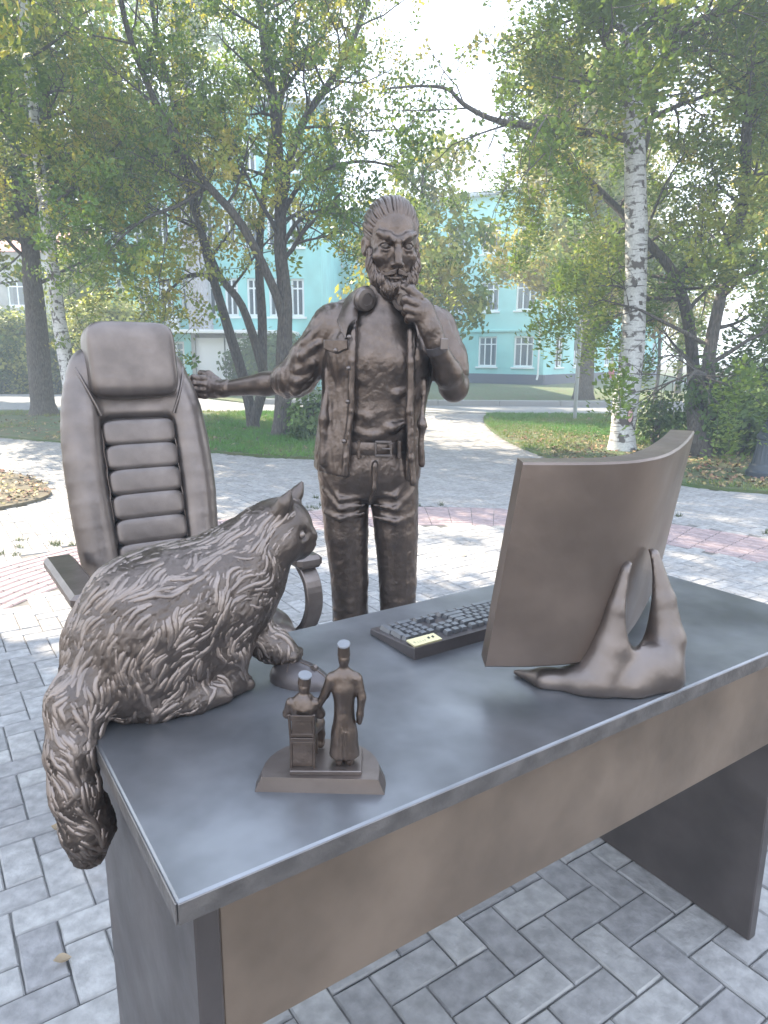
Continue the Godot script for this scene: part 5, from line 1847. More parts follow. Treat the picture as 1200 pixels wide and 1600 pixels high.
class Growth:
	var wood := MB.new()
	var at := []  # sprig transforms
	var r := RandomNumberGenerator.new()
	var up := 0.25  # how far branches turn up (down if negative)
	var reach := 1.6
	var gap := 0.16
	var hang := 0.0
	var thin := 1.0
	var from := 0.3
	var low := 1.2
	var clear := 0.0
	var clip := -99.0  # sprigs are thinned out left of this

	func limb(p: Vector3, dir: Vector3, length: float, rad: float, depth: int) -> void:
		if p.y < low * 0.6:
			return
		var n := 5
		var pts := PackedVector3Array([p])
		var rads := PackedFloat32Array([rad])
		var d := dir
		for i in n:
			d = (d + Vector3(r.randf_range(-0.28, 0.28), r.randf_range(-0.2, 0.2) + up * 0.22 - hang * (0.30 if depth == 0 else 0.06), r.randf_range(-0.28, 0.28))).normalized()
			p += d * length / n
			pts.append(p)
			rads.append(maxf(rad * (1.0 - 0.75 * (i + 1.0) / n), 0.004))
		wood.tube(pts, rads, 5 if rad > 0.02 else 4, false)
		if depth > 0:
			var kids := int(length / 0.34 * thin) + 2
			for k in kids:
				var t := r.randf_range(0.25, 1.0)
				var i := mini(int(t * n), n - 1)
				var q := pts[i].lerp(pts[i + 1], t * n - i)
				var ax := (pts[i + 1] - pts[i]).normalized()
				var s := ax.cross(Vector3(r.randf_range(-1, 1), r.randf_range(-1, 1), r.randf_range(-1, 1))).normalized()
				limb(q, (ax * 0.6 + s * 0.9 + Vector3(0, up * 0.4, 0)).normalized(), length * r.randf_range(0.35, 0.6) * (1.0 if depth > 1 else 1.15), rads[i] * 0.55, depth - 1)
		if depth <= 1:
			var steps := int(length * (0.9 if depth == 0 else 0.5) / gap) + 1
			for k in steps:
				var t := r.randf_range(0.2 if depth == 0 else 0.5, 1.0)
				var i := mini(int(t * n), n - 1)
				var q := pts[i].lerp(pts[i + 1], t * n - i)
				var y := ((pts[i + 1] - pts[i]).normalized() + Vector3(r.randf_range(-0.7, 0.7), r.randf_range(-0.6, 0.7) - hang * 1.6, r.randf_range(-0.7, 0.7))).normalized()
				var x := y.cross(Vector3(r.randf_range(-1, 1), 0.3, r.randf_range(-1, 1))).normalized()
				at.append(Transform3D(Basis(x, y, x.cross(y)).scaled(Vector3.ONE * r.randf_range(0.6, 1.35)), q))

	func crown(stem: PackedVector3Array, rads: PackedFloat32Array, branches: int, t0: float, depth := 2) -> void:
		var n := stem.size() - 1
		for k in branches:
			var t := lerpf(t0, 1.0, (k + r.randf()) / branches)
			var f := t * n
			var i := mini(int(f), n - 1)
			var q := stem[i].lerp(stem[i + 1], f - i)
			var ax := (stem[i + 1] - stem[i]).normalized()
			var a := k * 2.4 + r.randf_range(-0.5, 0.5)
			var s := Vector3(cos(a), 0.0, sin(a))
			s = (s - ax * s.dot(ax)).normalized()
			limb(q, (s + ax * r.randf_range(0.2, 0.8) + Vector3(0, up * 0.5, 0)).normalized(), reach * r.randf_range(0.6, 1.15) * (1.15 - 0.45 * t), minf(rads[i] * 0.42, 0.05), depth)


func tree(called: String, label: String, stems: Array, bark: String, leaf: Array, colors: Array, set_up: Callable, group := "") -> Node3D:
	# stems: [points, r0, r1, branches, t0]; leaf: [mesh, material]; colors: linear colours blended at random
	var base: Vector3 = stems[0][0][0]
	base.y = 0.0
	var t := thing(called, label, "tree", base, 0.0, group)
	var tr := Growth.new()
	tr.r.seed = called.hash() + int(base.x * 10.0)
	set_up.call(tr)
	var nz := noise(0.01, 7, 3)
	var first := true
	for s in stems:
		var p := curve3(s[0], 4)
		var rads := PackedFloat32Array()
		for i in p.size():
			p[i] -= base
			rads.append(lerpf(s[1], s[2], pow(float(i) / (p.size() - 1), 0.8)))
		if first:
			rads[0] *= 1.35
			rads[1] *= 1.12
			if p[0].y > -0.1:
				p[0].y = -0.1
		var mb := MB.new()
		mb.tube(p, rads, 16 if s[1] > 0.1 else 9, false, 0.16, nz)
		part("trunk" if first else "stem", mb.mesh(), M[bark if first else "bark"], t)
		first = false
		if s[3] > 0:
			tr.crown(p, rads, s[3], s[4], s[5] if s.size() > 5 else 2)
	part("branches", tr.wood.mesh(), M["bark"], t)
	var cs := []
	var rr := RandomNumberGenerator.new()
	rr.seed = 77
	if bark == "birch_bark":
		tr.at = tr.at.filter(func(x): return x.origin.y > 1.95)
	if tr.clear > 0.0:  # few leaves grow on the open side of the white trunk
		tr.at = tr.at.filter(func(x): return absf(x.origin.x + base.x - 3.8) > tr.clear or x.origin.z + base.z < -11.3 or (x.origin.y > 3.2 and rr.randf() < 0.12))
	if tr.clip > -90.0:
		tr.at = tr.at.filter(func(x): return x.origin.x + base.x > tr.clip + 0.12 * maxf(0.0, x.origin.y - 4.0) * -1.0 or rr.randf() < 0.10)
	var big := noise(0.35, 5, 2)
	for x in tr.at:
		var m := clampf(0.5 + 0.7 * big.get_noise_3dv(x.origin) + rr.randf_range(-0.35, 0.35), 0.0, 0.999) * (colors.size() - 1)
		var c: Color = colors[int(m)].lerp(colors[int(m) + 1], m - int(m))
		var g := rr.randf_range(0.8, 1.2)
		cs.append(Color(c.r * g, c.g * g, c.b * g))
	stuff("leaves", leaf[0], M[leaf[1]], tr.at, cs, t)
	print(called, " sprigs ", tr.at.size(), " wood ", tr.wood.ix.size() / 3)
	return t


func V(x: float, y: float, z: float) -> Vector3:
	return Vector3(x, y, z)


func trees() -> void:
	var small := sprig(1, 9, 0.26, 0.085, 0.2)
	var mid := sprig(2, 8, 0.34, 0.13, 0.3, 0.8)
	var hangy := sprig(3, 10, 0.34, 0.075, 0.5, 0.75)
	var large := sprig(4, 9, 0.5, 0.17, 0.3, 0.8)
	var g1 := lin3(0.115, 0.185, 0.045)
	var g2 := lin3(0.185, 0.265, 0.060)
	var g3 := lin3(0.31, 0.335, 0.075)
	var y1 := lin3(0.46, 0.39, 0.10)
	var dk := lin3(0.03, 0.06, 0.02)
	tree("maple_tree", "dark trunked forked maple on the lawn near the left edge", [
		[[V(-8.34, 0, -17.4), V(-8.38, 0.77, -17.4), V(-8.35, 1.98, -17.4), V(-8.35, 3.16, -17.4), V(-8.31, 3.87, -17.4), V(-8.41, 4.57, -17.4), V(-8.45, 5.8, -17.4), V(-8.4, 7.51, -17.4), V(-8.21, 9.63, -17.4)], 0.31, 0.10, 15, 0.36],
		[[V(-8.29, 3.8, -17.4), V(-7.99, 4.42, -17.28), V(-7.74, 5.48, -17.16), V(-7.65, 6.63, -17.04), V(-7.34, 8.09, -16.9), V(-6.92, 9.71, -16.8)], 0.17, 0.07, 12, 0.12]],
		"bark", [mid, "leaf"], [g1, g2, g2, g3, y1], func(t): t.reach = 3.0; t.gap = 0.20; t.up = 0.1; t.hang = 0.15)
	tree("birch_tree", "slender white birch leaning left behind the office chair", [
		[[V(-5.9, 0, -13.5), V(-5.98, 1.12, -13.54), V(-6.08, 2.11, -13.57), V(-6.13, 3.02, -13.61), V(-6.18, 3.91, -13.65), V(-6.23, 4.78, -13.69), V(-6.26, 5.74, -13.72), V(-6.3, 6.86, -13.76), V(-6.31, 8.05, -13.8), V(-6.3, 10.5, -13.8)], 0.15, 0.06, 24, 0.45]],
		"birch_bark", [hangy, "leaf"], [g1, g2, g3, y1], func(t): t.reach = 2.4; t.gap = 0.14; t.hang = 0.6; t.up = 0.0; t.thin = 0.9)
	tree("many_stemmed_tree", "dark many stemmed tree with arching limbs behind the man's outstretched arm", [
		[[V(-1.93, 0, -13.2), V(-1.88, 0.74, -13.2), V(-1.84, 1.67, -13.2), V(-1.81, 2.45, -13.2), V(-1.87, 3.33, -13.2), V(-1.84, 4.28, -13.2), V(-1.9, 5.4, -13.2), V(-2.01, 6.28, -13.2), V(-2.12, 7.23, -13.2), V(-2.19, 8.6, -13.2), V(-2.2, 10.6, -13.2)], 0.175, 0.045, 20, 0.36],
		[[V(-1.84, 2.12, -13.2), V(-1.94, 2.55, -13.04), V(-2.23, 3.23, -12.89), V(-2.53, 3.77, -12.73), V(-2.96, 4.24, -12.58), V(-3.28, 4.68, -12.42), V(-3.52, 5.11, -12.27), V(-3.79, 5.79, -12.11), V(-3.95, 6.42, -11.96), V(-4.02, 7.27, -11.8), V(-4.2, 8.8, -11.6), V(-4.3, 10.4, -11.5)], 0.09, 0.03, 18, 0.3],
		[[V(-1.81, 3.91, -13.2), V(-1.58, 4.25, -13.08), V(-1.29, 4.48, -12.96), V(-0.85, 4.63, -12.84), V(-0.3, 4.66, -12.72), V(0.17, 4.54, -12.6)], 0.055, 0.015, 9, 0.3, 1],
		[[V(-1.8, 3.43, -13.2), V(-1.57, 3.73, -13.05), V(-1.24, 3.91, -12.9), V(-0.79, 3.83, -12.75), V(-0.46, 3.61, -12.6)], 0.045, 0.012, 8, 0.3, 1],
		[[V(-1.82, 4.28, -13.2), V(-1.64, 4.88, -13.16), V(-1.35, 5.48, -13.12), V(-0.9, 6.05, -13.08), V(-0.47, 6.8, -13.04), V(-0.16, 7.9, -13.0), V(0.1, 9.8, -12.9)], 0.085, 0.03, 16, 0.25],
		[[V(-2.99, 4.26, -12.7), V(-3.41, 3.91, -12.43), V(-3.86, 3.66, -12.15), V(-4.2, 3.32, -11.88), V(-4.38, 2.99, -11.6)], 0.04, 0.01, 8, 0.3, 1]],
		"bark", [small, "leaf_thin"], [g1, g1, g2, g3, y1], func(t): t.reach = 2.0; t.gap = 0.20; t.up = 0.2; t.hang = 0.1; t.thin = 0.85; t.low = 2.6)
	tree("forked_tree", "dark tree that forks near the ground, left of the many stemmed tree", [
		[[V(-2.69, 0, -14.6), V(-2.88, 1.05, -14.55), V(-3.18, 2.17, -14.5), V(-3.41, 3.08, -14.45), V(-3.58, 3.95, -14.4), V(-3.75, 4.96, -14.35), V(-3.94, 6.14, -14.3), V(-4.16, 7.07, -14.25), V(-4.23, 8.25, -14.2)], 0.12, 0.04, 12, 0.4],
		[[V(-2.72, 0.1, -14.6), V(-2.44, 0.93, -14.37), V(-2.47, 1.49, -14.13), V(-2.73, 2.41, -13.9), V(-3.05, 2.88, -13.67), V(-3.24, 3.46, -13.43), V(-3.4, 4.06, -13.2), V(-3.5, 5.0, -13.0)], 0.12, 0.03, 8, 0.5],
		[[V(-2.45, 0.93, -14.37), V(-2.44, 2.18, -14.45), V(-2.48, 3.15, -14.5), V(-2.42, 4.1, -14.55), V(-2.25, 5.08, -14.6), V(-2.09, 5.94, -14.65), V(-1.85, 6.93, -14.7), V(-1.6, 7.91, -14.75), V(-1.41, 8.96, -14.8)], 0.10, 0.04, 12, 0.45],
		[[V(-3.19, 2.17, -14.4), V(-3.33, 2.86, -14.1), V(-3.68, 2.95, -13.8), V(-4.15, 2.46, -13.5), V(-4.5, 1.88, -13.2)], 0.04, 0.01, 9, 0.3, 1]],
		"bark", [small, "leaf_thin"], [g1, g2, g3, y1], func(t): t.reach = 1.9; t.gap = 0.18; t.up = 0.15; t.hang = 0.12; t.thin = 0.85; t.low = 2.6)
	tree("poplar_tree", "tall thick pale grey trunk rising behind the white garage", [
		[[V(-7.75, 0, -31), V(-7.76, 2.4, -30.6), V(-7.8, 4.75, -30.5), V(-7.86, 7.26, -30.5), V(-7.91, 9.93, -30.5), V(-7.97, 12.48, -30.5), V(-7.96, 14.94, -30.5), V(-7.9, 18.15, -30.5)], 0.56, 0.34, 10, 0.62]],
		"pale_bark", [large, "leaf"], [g1, g2, g3], func(t): t.reach = 3.2; t.gap = 0.5; t.up = 0.5)
	var birch := tree("birch_tree", "large white birch with a pink painted scar, behind the monitor", [
		[[V(3.88, 0, -11.4), V(3.86, 0.68, -11.4), V(3.90, 1.48, -11.4), V(3.88, 2.36, -11.4), V(3.83, 3.2, -11.4), V(3.76, 3.93, -11.4), V(3.7, 4.55, -11.4), V(3.6, 5.24, -11.4), V(3.52, 5.83, -11.4), V(3.47, 6.48, -11.4), V(3.38, 7.43, -11.4), V(3.36, 8.34, -11.4), V(3.4, 10.0, -11.4)], 0.205, 0.11, 12, 0.52],
		[[V(3.55, 4.68, -11.4), V(3.08, 4.67, -11.18), V(2.42, 4.65, -10.95), V(1.83, 4.65, -10.72), V(1.4, 4.66, -10.5), V(1.02, 4.76, -10.28), V(0.79, 4.86, -10.05), V(0.45, 4.82, -9.82), V(0.04, 4.72, -9.6)], 0.07, 0.012, 9, 0.15, 1],
		[[V(3.57, 5.24, -11.4), V(3.26, 5.6, -11.25), V(3.03, 5.95, -11.1), V(2.78, 6.28, -10.95), V(2.52, 6.67, -10.8), V(2.3, 7.4, -10.7)], 0.085, 0.035, 11, 0.2],
		[[V(3.66, 5.32, -11.4), V(3.9, 5.6, -11.24), V(4.04, 5.85, -11.08), V(4.31, 6.04, -10.92), V(4.7, 6.17, -10.76), V(5.11, 6.36, -10.6), V(5.6, 6.5, -10.4)], 0.075, 0.03, 11, 0.2],
		[[V(3.83, 4.42, -11.4), V(3.95, 4.93, -11.5), V(4.04, 5.57, -11.6), V(4.17, 6.2, -11.7), V(4.18, 6.99, -11.8)], 0.04, 0.02, 8, 0.3, 1]],
		"birch_bark", [hangy, "leaf"], [g1, g2, g2, g3, y1], func(t): t.reach = 2.1; t.gap = 0.10; t.hang = 0.85; t.up = 0.0; t.low = 2.9; t.clip = 2.05; t.clear = 0.6)
	# the painted scar low on its trunk
	var face := V(-0.17, 0, 0.98).normalized()
	var side := V(face.z, 0, -face.x)
	for q in [[0.050, 0.125, "engraved", 0.214], [0.037, 0.105, "scar", 0.217]]:
		var sc := MB.new()
		var c := V(-0.02, 0.60, 0)
		sc.grid(20, 6, func(u, v):
			var x: float = cos(u * TAU) * q[0] * v
			var y: float = sin(u * TAU) * q[1] * v
			var a: float = x / 0.2 + 0.28
			return c + (face * cos(a) + side * sin(a)) * (q[3] - 0.004 * v) + V(0, y, 0), true)
		part("scar" if q[2] == "scar" else "scar_rim", sc.mesh(), M[q[2]], birch)
	tree("leaning_tree", "brown tree leaning left across the white birch, shrubby at its foot", [
		[[V(4.89, 0, -10.8), V(4.75, 0.54, -10.78), V(5.19, 1.07, -11.99), V(4.97, 2.10, -11.97), V(4.64, 2.85, -11.96), V(4.21, 3.38, -12.15), V(3.75, 4.04, -12.60), V(3.18, 4.81, -13.27), V(2.65, 5.26, -13.49), V(2.18, 5.74, -13.60)], 0.15, 0.018, 18, 0.32],
		[[V(4.98, 0, -10.9), V(5.01, 0.72, -10.96), V(4.96, 1.49, -11.03), V(5.06, 2.34, -11.09), V(5.24, 3.17, -11.15), V(5.31, 4.08, -11.21), V(5.26, 5.12, -11.28), V(5.25, 6.22, -11.34), V(5.25, 8.0, -11.4)], 0.12, 0.04, 24, 0.12]],
		"bark", [hangy, "leaf"], [g1, g2, g2, g3], func(t): t.reach = 1.9; t.gap = 0.10; t.hang = 0.7; t.up = 0.0; t.low = 1.2; t.clip = 2.2; t.clear = 0.55)
	tree("old_tree", "thick brown trunk with whitewashed foot on the far lawn", [
		[[V(7.11, 0, -25.4), V(7.07, 1.45, -25.4), V(7.12, 2.97, -25.4), V(7.2, 4.46, -25.4), V(7.11, 6.3, -25.4), V(6.91, 8.48, -25.4), V(6.64, 10.76, -25.4)], 0.34, 0.16, 22, 0.36]],
		"bark", [large, "leaf"], [g2, g3, y1, y1], func(t): t.reach = 2.7; t.gap = 0.2; t.hang = 0.35; t.up = 0.1)
	for q in [[V(10.9, 0, -32), 8.0, 0.17, "straight young tree beyond the white birch on the far lawn"], [V(9.5, 0, -25), 4.6, 0.07, "thin young tree with a pale trunk near the far kerb, right of the white birch"], [V(12.3, 0, -30), 6.5, 0.12, "young tree on the far lawn, behind the leaning tree"]]:
		var b: Vector3 = q[0]
		tree("young_tree", q[3], [[[b, b + V(0.03, q[1] * 0.25, 0), b + V(-0.05, q[1] * 0.5, 0), b + V(-0.1, q[1] * 0.75, 0), b + V(-0.1, q[1], 0)], q[2], q[2] * 0.4, 14, 0.3]],
			"bark", [mid, "leaf"], [g2, g3, y1, lin3(0.30, 0.16, 0.05)], func(t): t.reach = 1.5; t.gap = 0.24; t.hang = 0.3, "young trees on the far lawn")
	tree("leafy_tree", "added leafy tree out of view at the left, its high crown shading the near paving", [[[V(-6.2, 0, -7.3), V(-6.1, 2.0, -7.3), V(-6.0, 4.5, -7.2), V(-5.9, 6.5, -7.2), V(-5.8, 8.5, -7.2), V(-5.8, 11.0, -7.2)], 0.22, 0.06, 42, 0.38]],
		"bark", [mid, "leaf"], [g1, g2, g3, y1], func(t): t.reach = 3.5; t.gap = 0.11; t.hang = 0.0; t.up = 0.25; t.low = 7.4)  # added off-frame tree, crown thickened to keep sun off statues and paving
	# trees behind the left lawn and the road
	for q in [[V(-12.5, 0, -21), 10.0, 0.26, "leafy tree beyond the left lawn, rightmost trunk against the grey house"], [V(0.9, 0, -20.4), 6.3, 0.10, "slender light green tree right of the man's head, before the turquoise building"], [V(9.6, 0, -15.5), 10.0, 0.2, "leafy tree at the right behind the lamp post, trunk hidden by shrubs"], [V(15.5, 0, -24), 11.0, 0.25, "leafy tree far right, beyond the road"], [V(-16.5, 0, -24), 11.0, 0.3, "leafy tree at the far left before the grey house"]]:
		var b: Vector3 = q[0]
		tree("leafy_tree", q[3], [[[b, b + V(0.1, q[1] * 0.2, 0), b + V(0.15, q[1] * 0.45, 0.1), b + V(0.0, q[1] * 0.7, 0.1), b + V(0.1, q[1], 0)], q[2], q[2] * 0.3, 20, 0.34]],
			"bark", [large, "leaf"], [g1, g2, g3, y1], func(t): t.reach = 2.9 if q[1] > 7.0 else 1.7; t.gap = 0.3; t.hang = 0.15; t.up = 0.15, "leafy trees along the road")


func lin3(r: float, g: float, b: float) -> Color:
	return Color(r, g, b)


func bush(called: String, label: String, at: Vector3, size: Vector3, count: int, leaf: Mesh, colors: Array, seed_: int, category := "bush", group := "") -> void:
	var t := thing(called, label, category, at, 0.0, group)
	var r := RandomNumberGenerator.new()
	r.seed = seed_
	var wood := MB.new()
	var n := noise(1.3, seed_, 3)
	for k in 9:
		var a := r.randf() * TAU
		var e := Vector3(cos(a) * size.x * 0.6, size.y * r.randf_range(0.6, 0.9), sin(a) * size.z * 0.6)
		wood.tube(PackedVector3Array([Vector3(e.x * 0.15, -0.02, e.z * 0.15), e * 0.5 + Vector3(0, 0.1, 0), e]), PackedFloat32Array([0.03, 0.02, 0.008]), 5, false)
	part("stem", wood.mesh(), M["bark"], t)
	var xf := []
	var cs := []
	for k in count:
		var d := Vector3(r.randfn(), r.randfn(), r.randfn()).normalized()
		var rad := pow(r.randf(), 0.4) * (1.0 + 0.45 * n.get_noise_3dv(d * 2.0))
		var p := Vector3(d.x * size.x, 0.0, d.z * size.z) * rad + Vector3(0, size.y * 0.5 * (1.0 + d.y * rad), 0)
		if p.y < 0.02:
			continue
		var y := (d + Vector3(r.randf_range(-0.6, 0.6), r.randf_range(-0.2, 0.8), r.randf_range(-0.6, 0.6))).normalized()
		var x := y.cross(Vector3(r.randf_range(-1, 1), 0.3, r.randf_range(-1, 1))).normalized()
		xf.append(Transform3D(Basis(x, y, x.cross(y)).scaled(Vector3.ONE * r.randf_range(0.7, 1.2)), p))
		var m := r.randf() * (colors.size() - 1) * 0.999
		var c: Color = colors[int(m)].lerp(colors[int(m) + 1], m - int(m))
		cs.append(c * r.randf_range(0.8, 1.2))
	stuff("leaves", leaf, M["leaf"], xf, cs, t)


func plants() -> void:
	var leafy := sprig(8, 8, 0.3, 0.10, 0.1, 0.7)
	var big := sprig(9, 8, 0.5, 0.17, 0.1, 0.8)
	var g1 := lin3(0.05, 0.10, 0.025)
	var g2 := lin3(0.11, 0.17, 0.04)
	var sunlit_yl := lin3(0.46, 0.47, 0.12)  # sunlight put into the leaf colour; these bushes stand in shade
	bush("bush", "yellow green bush coloured as sunlit beyond the road, right of the dark forked maple", V(-10.6, 0, -28.0), Vector3(1.5, 3.4, 1.2), 2600, big, [g2, sunlit_yl, sunlit_yl], 1)
	bush("bush", "broad yellow green bush at the left edge beyond the road", V(-15.0, 0, -28.5), Vector3(2.2, 2.8, 1.2), 3200, big, [g1, g2, sunlit_yl], 2)
	bush("bush", "dark green bush low between the two yellow ones beyond the road", V(-12.9, 0, -29.5), Vector3(1.6, 2.2, 1.0), 2200, big, [g1, g1, g2], 3)
	bush("bush", "tall pale green bush standing against the turquoise wing's left corner", V(-13.2, 0, -34.0), Vector3(2.0, 6.6, 1.6), 3600, big, [g2, sunlit_yl, g2], 4)
	bush("bush", "leafy shrub on the lawn at the man's right elbow", V(-1.2, 0.03, -12.6), Vector3(0.4, 0.6, 0.35), 240, leafy, [g1, g2, g2], 5)
	bush("bush", "low green shrub spreading beside the leaning tree's foot", V(5.7, 0.03, -11.0), Vector3(0.95, 1.4, 0.8), 800, leafy, [g1, g2, g1], 6)
	bush("bush", "small leafy shoots growing just left of the leaning tree's trunk", V(4.62, 0.03, -12.0), Vector3(0.32, 0.7, 0.4), 130, leafy, [g1, g2, g1], 7)
	bush("bush", "long green hedge at the far right beyond the road", V(19.0, 0, -27), Vector3(4.5, 3.0, 1.5), 3600, big, [g1, g2, g2], 9)
	bush("bush", "leafy green shrub on the right lawn beyond the lamp post", V(7.6, 0.03, -12.5), Vector3(1.0, 1.6, 0.9), 700, leafy, [g1, g2, g2], 10)
	bush("bush", "dark hedge mass behind the white garage", V(-4.2, 0, -27.5), Vector3(1.6, 2.0, 1.0), 1600, big, [g1, g2], 8)
	# grass: tufts on the near lawns
	var tuft := MB.new()
	var r := RandomNumberGenerator.new()
	r.seed = 3
	for k in 7:
		var a := r.randf() * TAU
		var d := Vector3(cos(a), 0, sin(a))
		var b := d * r.randf() * 0.04
		var h := r.randf_range(0.03, 0.075)
		var s := Vector3(-d.z, 0, d.x) * 0.004
		var e := b + d * h * r.randf_range(0.2, 0.8) + Vector3(0, h, 0)
		tuft.tri(b - s, e, b + s)
	var tm := tuft.mesh()
	var dry := noise(0.35, 12, 3)
	var xf := []
	var cs := []
	var lf := []
	var lc := []
	var lawns := [lawn_left, lawn_right]
	for k in 52000:
		var left := k % 2 == 0
		var p := Vector2(r.randf_range(-11, 0.3), r.randf_range(-18.8, -10)) if left else Vector2(r.randf_range(2.0, 10), r.randf_range(-18.6, -7.0))
		if not Geometry2D.is_point_in_polygon(p, lawns[0 if left else 1]):
			continue
		var w := 0.5 + 0.9 * dry.get_noise_2d(p.x, p.y)
		if left:
			w += clampf((p.x + 4.4) * 0.35, -0.75, 0.35)
		else:
			w += clampf((-p.y - 13.0) * 0.22, -0.7, 0.3)
		if r.randf() > w + 0.15:
			continue
		xf.append(Transform3D(Basis(Vector3.UP, r.randf() * TAU).scaled(Vector3.ONE * r.randf_range(0.7, 1.4)), Vector3(p.x, 0.033, p.y)))
		var c := lin3(0.11, 0.24, 0.045).lerp(lin3(0.25, 0.23, 0.08), clampf(0.9 - w + r.randf_range(-0.2, 0.2), 0.0, 1.0))
		cs.append(c * r.randf_range(0.75, 1.2))
	stuff("grass", tm, M["grass"], xf, cs, self, "short green grass with dry patches on the two near lawns", "grass")
	# fallen leaves strewn on lawns, litter bed and paving
	var leaf := MB.new()
	leaf.grid(4, 2, func(u, v): return Vector3((u - 0.5) * 0.07, 0.012 * cos(u * 9.0) * (0.3 + absf(v - 0.5)) + 0.008, (v - 0.5) * 0.05 * sin(clampf(u, 0.03, 0.97) * PI)))
	var lm := leaf.mesh()
	var tones := [lin3(0.20, 0.13, 0.06), lin3(0.28, 0.21, 0.10), lin3(0.15, 0.09, 0.05), lin3(0.34, 0.26, 0.15), lin3(0.24, 0.20, 0.07), lin3(0.22, 0.11, 0.07)]
	for k in 9000:
		var which := k % 4
		var p: Vector2
		if which == 0:
			p = Vector2(r.randf_range(-9, -3.5), r.randf_range(-9, -5.4))
			if not Geometry2D.is_point_in_polygon(p, island):
				continue
		elif which == 1:
			p = Vector2(r.randf_range(-12, 0.2), -10.3 - absf(r.randfn()) * 3.5)
			if not Geometry2D.is_point_in_polygon(p, lawn_left) or r.randf() > clampf(0.9 - (p.x + 7.0) * 0.12, 0.12, 1.0):
				continue
		else:
			p = Vector2(r.randf_range(2.2, 10), -7.2 - absf(r.randfn()) * 4.0)
			if not Geometry2D.is_point_in_polygon(p, lawn_right):
				continue
		lf.append(Transform3D(Basis.from_euler(Vector3(r.randf_range(-0.4, 0.4), r.randf() * TAU, r.randf_range(-0.4, 0.4))).scaled(Vector3.ONE * r.randf_range(0.6, 1.3)), Vector3(p.x, 0.05, p.y)))
		lc.append(tones[r.randi() % 6] * r.randf_range(0.7, 1.2))
	stuff("leaf_litter", lm, M["litter"], lf, lc, self, "dry brown leaves strewn over the lawns and the pointed bed at left", "leaves")
	# weeds in the joints just outside the red band
	var wf := []
	var wc := []
	for k in 46:
		var a := r.randf_range(-1.1, 1.1)
		var rad := 3.68 + r.randf() * r.randf() * 0.8
		for j in 5:
			wf.append(Transform3D(Basis(Vector3.UP, r.randf() * TAU).scaled(Vector3.ONE * r.randf_range(0.4, 0.9)), Vector3(RING.x + rad * sin(a) + r.randf_range(-0.03, 0.03), 0.0, RING.y - rad * cos(a) + r.randf_range(-0.02, 0.02))))
			wc.append(lin3(0.07, 0.09, 0.03) * r.randf_range(0.6, 1.2))
	stuff("weeds", tm, M["grass"], wf, wc, self, "tiny weeds in the joints outside the ribbed red band", "weeds")


